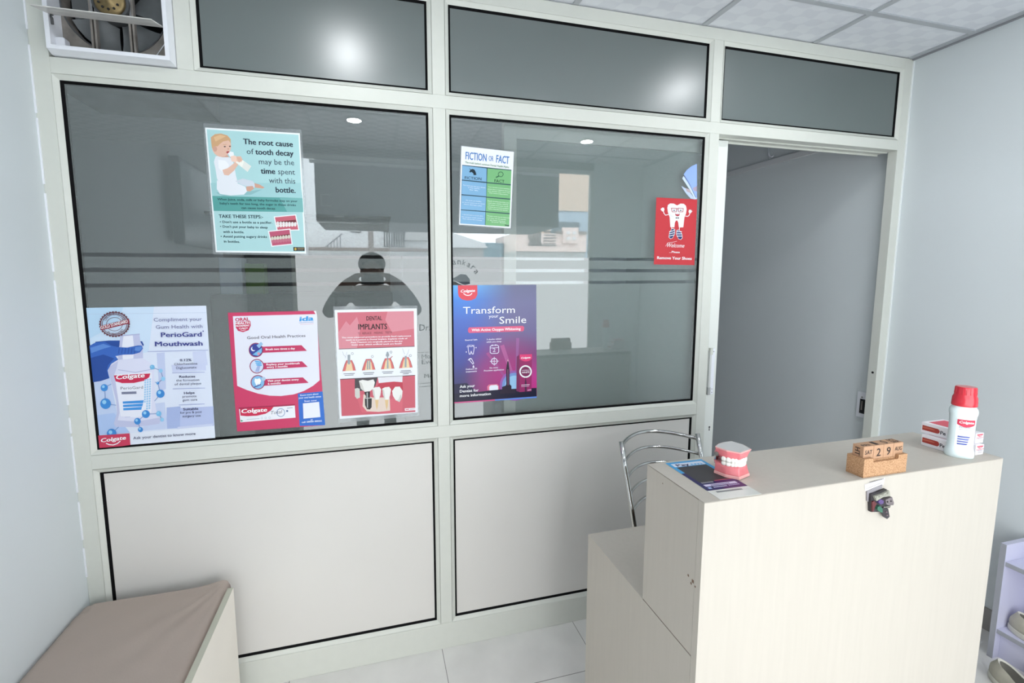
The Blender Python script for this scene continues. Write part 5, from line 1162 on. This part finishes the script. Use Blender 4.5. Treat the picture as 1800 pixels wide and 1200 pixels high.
p.poly('printed_panel', [(440, 700), (470, 690), (560, 960), (540, 980)], ink(176, 92, 150), 1); p.poly('printed_panel', [(330, 760), (350, 750), (500, 960), (480, 960)], ink(160, 76, 140), 1); p.poly('printed_panel', [(565, 640), (590, 640), (575, 940), (560, 940)], ink(150, 92, 150), 1)
for r_, c in ((118, (150, 92, 170)), (100, (120, 150, 210)), (78, (150, 196, 232))): p.disc('printed_panel', (555, 1010), r_, ink(*c), 1.3+.01*(120-r_), a0=0, a1=360)
p.poly('printed_panel', [(77, 1075), (250, 1062), (440, 1040), (724, 1028), (725, 1094), (78, 1140)], ink(18, 16, 48), 3); p.poly('printed_panel', [(77, 1000), (180, 990), (260, 1062), (77, 1080)], ink(26, 24, 64), 2.2)
p.poly('printed_panel', [(78, 1140), (400, 1118), (400, 1128), (78, 1150)], ink(206, 84, 140), 4); p.poly('printed_panel', [(400, 1118), (726, 1094), (726, 1106), (400, 1128)], ink(96, 140, 224), 4)
CR = ink(222, 70, 84); p.poly('logo', [(110, 228), (262, 227), (263, 300), (248, 330), (215, 344), (180, 346), (142, 338), (118, 316), (112, 290)], CR, 4)
p.text('Colgate', (130, 284), (244, 278), W, cap=22, bold=.035, shear=.22, layer=5); p.line('logo', [(155, 292), (172, 304), (190, 307), (208, 303), (220, 290)], 6, W, 5)
p.text('Transform', (151, 450), (555, 443), W, cap=56, layer=5); p.text('your', (352, 482), (427, 478), W, cap=26, layer=5); p.text('Smile', (434, 527), (644, 521), W, cap=56, layer=5)
p.poly('printed_panel', [(198, 556), (618, 544), (628, 556), (626, 578), (616, 587), (198, 600), (189, 588), (190, 566)], ink(222, 90, 130), 4); p.text('With Active Oxygen Whitening', (218, 587), (600, 576), W, cap=21, bold=.03, layer=5)
for t, a, c in (('Enamel Safe', (167, 661), (263, 656)), ('3 shades whiter', (335, 656), (453, 650)), ('while you sleep', (333, 676), (450, 670)), ('Delivers 20', (173, 889), (260, 883)), ('treatments', (172, 908), (258, 902)), ('No mess', (358, 878), (422, 874)), ('Precision application', (314, 900), (470, 890))):
    p.text(t, a, c, ink(232, 226, 244), cap=12, bold=.03, layer=5)
for t, a, c in (('Ask your', (125, 1029), (243, 1020)), ('Dentist for', (125, 1065), (272, 1055)), ('more information', (125, 1101), (367, 1083))): p.text(t, a, c, W, cap=22, bold=.02, layer=6)
LW = ink(226, 222, 244)
p.line(('icon', 0), [(190, 708), (200, 702), (213, 706), (228, 700), (238, 710), (236, 730), (230, 764), (222, 764), (214, 742), (206, 766), (198, 764), (192, 732)], 5, LW, 4.5, True); p.disc(('icon', 0), (252, 714), 5, LW, 4.5, n=10); p.disc(('icon', 0), (176, 748), 5, LW, 4.5, n=10); p.line(('icon', 0), [(180, 710), (190, 694), (215, 694), (240, 696)], 3, LW, 4.5)
p.line(('icon', 1), [(362, 706), (374, 696), (416, 694), (428, 702), (429, 748), (420, 758), (374, 760), (362, 752)], 5, LW, 4.5, True); p.line(('icon', 1), [(362, 717), (428, 713)], 4, LW, 4.5); p.disc(('icon', 1), (378, 696), 6, LW, 4.6, n=10); p.disc(('icon', 1), (405, 694), 6, LW, 4.6, n=10); p.text('2', (382, 748), (404, 747), LW, cap=30, layer=5)
p.line(('icon', 2), [(196, 806), (226, 842), (234, 836), (216, 800)], 5, LW, 4.5, True); p.line(('icon', 2), [(190, 812), (200, 800), (212, 796)], 4, LW, 4.5); p.poly(('icon', 2), [(231, 848), (240, 866), (232, 874), (224, 866)], LW, 4.5)
p.ring(('icon', 3), (394, 820), 26, 6, LW, 4.5); p.line(('icon', 3), [(360, 821), (428, 819)], 4, LW, 4.5); p.line(('icon', 3), [(394, 786), (394, 854)], 4, LW, 4.5)
p.poly('picture', [(340, 1048), (338, 1016), (352, 1002), (416, 998), (430, 1010), (432, 1040)], ink(222, 120, 150), 4); p.poly('picture', [(356, 1048), (354, 1020), (366, 1008), (412, 1004), (424, 1016), (424, 1042)], ink(232, 236, 248), 4.4)
p.poly('picture', [(455, 1020), (480, 1012), (488, 1000), (487, 880), (495, 832), (500, 808), (506, 832), (512, 880), (514, 1000), (528, 1012), (528, 1036), (558, 1036), (558, 1068), (440, 1074), (440, 1050), (455, 1048)], ink(36, 24, 48), 4.6); p.poly('picture', [(497, 820), (500, 803), (504, 820)], ink(230, 200, 190), 4.8); p.line('picture', [(500, 885), (501, 1005)], 6, ink(140, 80, 120), 4.9)
p.poly('picture', [(569, 784), (592, 768), (592, 1060), (566, 1052)], ink(120, 40, 90), 4.6); p.poly('picture', [(592, 768), (688, 764), (684, 1054), (592, 1060)], ink(150, 36, 100), 4.8); p.poly('picture', [(592, 768), (688, 764), (688, 800), (664, 818), (636, 822), (612, 816), (592, 802)], ink(226, 60, 120), 5)
p.text('Colgate', (602, 801), (676, 796), W, cap=14, bold=.04, shear=.2, layer=6); p.ring('picture', (638, 900), 49, 11, W, 5.2); p.disc('picture', (638, 900), 38, ink(120, 30, 84), 5.2); p.text('VISIBLE', (608, 897), (670, 893), ink(232, 220, 236), cap=10, layer=6); p.text('WHITE', (608, 915), (670, 911), ink(240, 232, 242), cap=13, bold=.03, layer=6)
p.poly('picture', [(632, 1058), (632, 985), (638, 940), (646, 985), (646, 1058)], ink(70, 30, 66), 5.3); p.line('picture', [(606, 1006), (668, 1002)], 5, ink(230, 210, 226), 5.5); p.line('picture', [(606, 1018), (664, 1014)], 4, ink(210, 180, 206), 5.5); p.line('picture', [(655, 1046), (680, 1042)], 7, ink(210, 170, 200), 5.5)
p.done()

# --- fiction or fact sheet
p = Poster('poster', 'small laminated fiction or fact sheet with blue and green columns, top of the right pane', (790, 240, 7.06), [(148, 118), (800, 190), (757, 1136), (120, 1092)], sleeve=[(138, 106), (808, 182), (772, 1150), (104, 1104)], paper=ink(236, 238, 246))
BLU, GRN, DKL = ink(128, 176, 212), ink(122, 184, 126), ink(36, 70, 84)
p.poly('printed_panel', [(158, 350), (770, 412), (742, 1118), (134, 1078)], DKL, 1)
for q in ([(160, 358), (462, 394), (460, 562), (154, 533)], [(155, 545), (460, 576), (456, 742), (150, 714)], [(150, 727), (455, 753), (447, 925), (142, 903)], [(142, 913), (447, 936), (440, 1098), (135, 1078)]): p.poly('printed_panel', q, BLU, 2)
for q in ([(472, 394), (770, 422), (762, 592), (466, 565)], [(466, 577), (762, 605), (757, 770), (460, 745)], [(460, 757), (755, 783), (750, 950), (453, 926)], [(453, 938), (748, 963), (740, 1116), (447, 1100)]): p.poly('printed_panel', q, GRN, 2)
FB = ink(76, 128, 190)
p.text('FICTION', (198, 280), (460, 308), FB, cap=96, bold=.03); p.text('OR', (488, 302), (546, 306), FB, cap=66, bold=.02); p.text('FACT', (578, 320), (740, 340), FB, cap=96, bold=.03)
p.text('The truth behind common Dental Health Myths', (193, 330), (738, 392), ink(90, 140, 90), cap=26, bold=.02)
p.text('FICTION', (190, 527), (397, 542), ink(20, 40, 52), cap=36, bold=.01); p.text('FACT', (558, 565), (680, 576), ink(16, 50, 34), cap=38, bold=.01)
p.poly(('icon', 0), [(246, 388), (262, 410), (288, 402), (312, 412), (326, 440), (334, 476), (300, 478), (296, 456), (276, 440), (252, 446), (246, 432), (258, 420)], ink(24, 44, 56), 3)
p.ring(('icon', 1), (636, 468), 34, 8, ink(50, 100, 70), 3); p.line(('icon', 1), [(612, 490), (580, 506)], 14, ink(50, 100, 70), 3)
FW = ink(226, 236, 246); FG = ink(226, 244, 226)
for t, a, c in (('You need not visit your dentist', (168, 606), (446, 640)), ('as they need be', (230, 636), (376, 654)), ('for life', (250, 664), (354, 676)),
                ('My teeth are healthy,', (205, 795), (398, 812)), ('so I do not need to see the dentist', (158, 818), (438, 842)), ('twice during a year', (176, 842), (406, 866)), ('I should wait to brush after', (165, 972), (418, 992)), ('the wisdom teeth come in', (150, 998), (422, 1022)), ('they will be fine anyway', (160, 1022), (404, 1046))):
    p.text(t, a, c, FW, cap=11, bold=.02)
for t, a, c in (('Your mouth is more sensitive', (478, 628), (748, 656)), ('please have it regularly checked', (476, 654), (750, 682)), ('with dentists visits, more than', (476, 678), (748, 704)), ('what seems a big problem', (490, 702), (726, 726)), ('Regular brushing does keep your', (476, 802), (738, 828)), ('teeth clean, healthy. Cleaning', (480, 828), (728, 850)), ('the plaque from your mouth', (480, 852), (730, 876)), ('protects you to detect problems', (478, 876), (734, 900)), ('before they become serious', (482, 900), (722, 922)),
                ('Wisdom teeth may be impacted', (466, 988), (740, 1014)), ('and they can be painful', (466, 1012), (700, 1036)), ('so get them checked', (470, 1036), (690, 1058)), ('by your dentist', (520, 1062), (700, 1078))):
    p.text(t, a, c, FG, cap=11, bold=.02)
p.line('logo', [(690, 1098), (736, 1104)], 12, ink(60, 80, 70), 3); p.done()

# --- red shoe sign
p = Poster('sign', 'red welcome sign with a smiling tooth asking to remove shoes', (1130, 270, 5.718), [(136, 440), (546, 460), (517, 1120), (110, 1112)], cat='sign', paper=ink(200, 58, 66))
TT1, TT2 = ink(240, 242, 246), ink(206, 212, 222)
p.poly('picture', [(246, 545), (252, 515), (275, 500), (310, 502), (344, 520), (378, 502), (412, 504), (434, 525), (440, 560), (434, 600), (418, 640), (406, 740), (362, 742), (355, 690), (346, 672), (332, 672), (322, 692), (316, 742), (276, 738), (270, 640), (252, 590)], TT1, 2)
p.line('picture', [(262, 600), (285, 625), (310, 636)], 4, TT2, 3)
for x in (314, 380): p.line('picture', [(x-28, 548), (x+26, 550), (x+22, 584), (x-20, 584)], 6, ink(170, 36, 56), 3, True); p.disc('picture', (x, 570), 10, ink(70, 70, 84), 3.2, 5, 14)
p.line('picture', [(338, 556), (356, 556)], 5, ink(170, 36, 56), 3); p.disc('picture', (348, 574), 8, TT2, 3.1)
p.poly('picture', [(322, 600), (372, 602), (366, 622), (346, 630), (328, 620)], ink(180, 40, 60), 3); p.poly('picture', [(326, 602), (368, 604), (362, 610), (332, 609)], TT1, 3.4)
p.poly('picture', [(330, 638), (345, 644), (361, 638), (361, 654), (345, 648), (330, 654)], ink(30, 24, 34), 3)
p.line('picture', [(256, 612), (228, 618), (212, 600), (206, 578)], 7, TT1, 2.5); p.line('picture', [(428, 628), (452, 630), (466, 616), (472, 596)], 7, TT1, 2.5); p.disc('picture', (200, 562), 16, TT1, 2.6, 18); p.disc('picture', (474, 582), 15, TT1, 2.6, 17)
for d in ((-22, -2), (-16, -12), (-4, -20), (10, -18)): p.line('picture', [(200, 562), (200+d[0], 562+d[1])], 5, TT1, 2.7); p.line('picture', [(474, 582), (474-d[0], 582+d[1])], 5, TT1, 2.7)
for sgn, cx_, cy_ in ((1, 290, 812), (-1, 366, 820)):
    p.line('picture', [(cx_-2*sgn, 742), (cx_+2*sgn, 772)], 6, TT1, 2.4)
    q = [(cx_-28, cy_+26), (cx_-22, cy_-14), (cx_+2, cy_-58), (cx_+28, cy_-50), (cx_+28, cy_-10), (cx_+10, cy_+30), (cx_-10, cy_+42)] if sgn > 0 else [(cx_+28, cy_+26), (cx_+24, cy_-14), (cx_-0, cy_-50), (cx_-24, cy_-48), (cx_-28, cy_-10), (cx_-8, cy_+34), (cx_+12, cy_+42)]
    p.poly('picture', [(cx_+(a-cx_)*1.14, cy_+(c-cy_)*1.10) for a, c in q], TT1, 2.6); p.poly('picture', q, ink(44, 56, 110), 2.9)
    for k in range(3): p.line('picture', [(cx_-24, cy_+12-k*22+4*sgn), (cx_+24, cy_+6-k*22-2*sgn)], 7, TT1, 3.3)
p.text('Welcome', (232, 938), (411, 944), W, cap=42, shear=.38); p.line('lettering', [(228, 930), (250, 895), (300, 890), (340, 880)], 2.5, W, 4); p.text('...Please', (265, 995), (370, 999), W, cap=20, bold=.03); p.text('Remove Your Shoes', (142, 1059), (489, 1067), W, cap=30, bold=.03)
p.done()

# --- cut blue sticker beside the sign
p = Poster('sticker', 'quarter round pale blue sticker above the red sign at the pane edge', (1130, 270, 5.718), [(543, 100), (545, 462), (440, 420), (384, 325)], cat='sticker', y=GY-.0003, paper=ink(150, 178, 236), thick=.0003)
for k_ in list(p.root.children): bpy.data.objects.remove(k_)
b = MB(); b.prism([p.P(*q) for q in [(543, 102), (544, 455), (495, 370), (420, 232), (412, 205), (440, 165), (490, 125)]], (p.y-.0002, p.y+.0002), ink(150, 178, 240)); b.build('sheet', p.root)
p.poly('printed_panel', [(396, 250), (410, 225), (500, 372), (544, 458), (520, 455), (470, 360)], ink(206, 222, 244), 3); p.poly('printed_panel', [(384, 322), (440, 355), (480, 400), (530, 462), (480, 450), (430, 395)], ink(190, 206, 238), 2)
p.poly('printed_panel', [(500, 345), (543, 325), (544, 380), (515, 375)], ink(176, 160, 180), 2); p.poly('printed_panel', [(430, 345), (470, 360), (490, 400), (440, 380)], ink(186, 170, 178), 3.3); p.line('printed_panel', [(412, 215), (455, 280), (470, 310), (530, 440)], 5, ink(90, 104, 140), 4)
p.done()
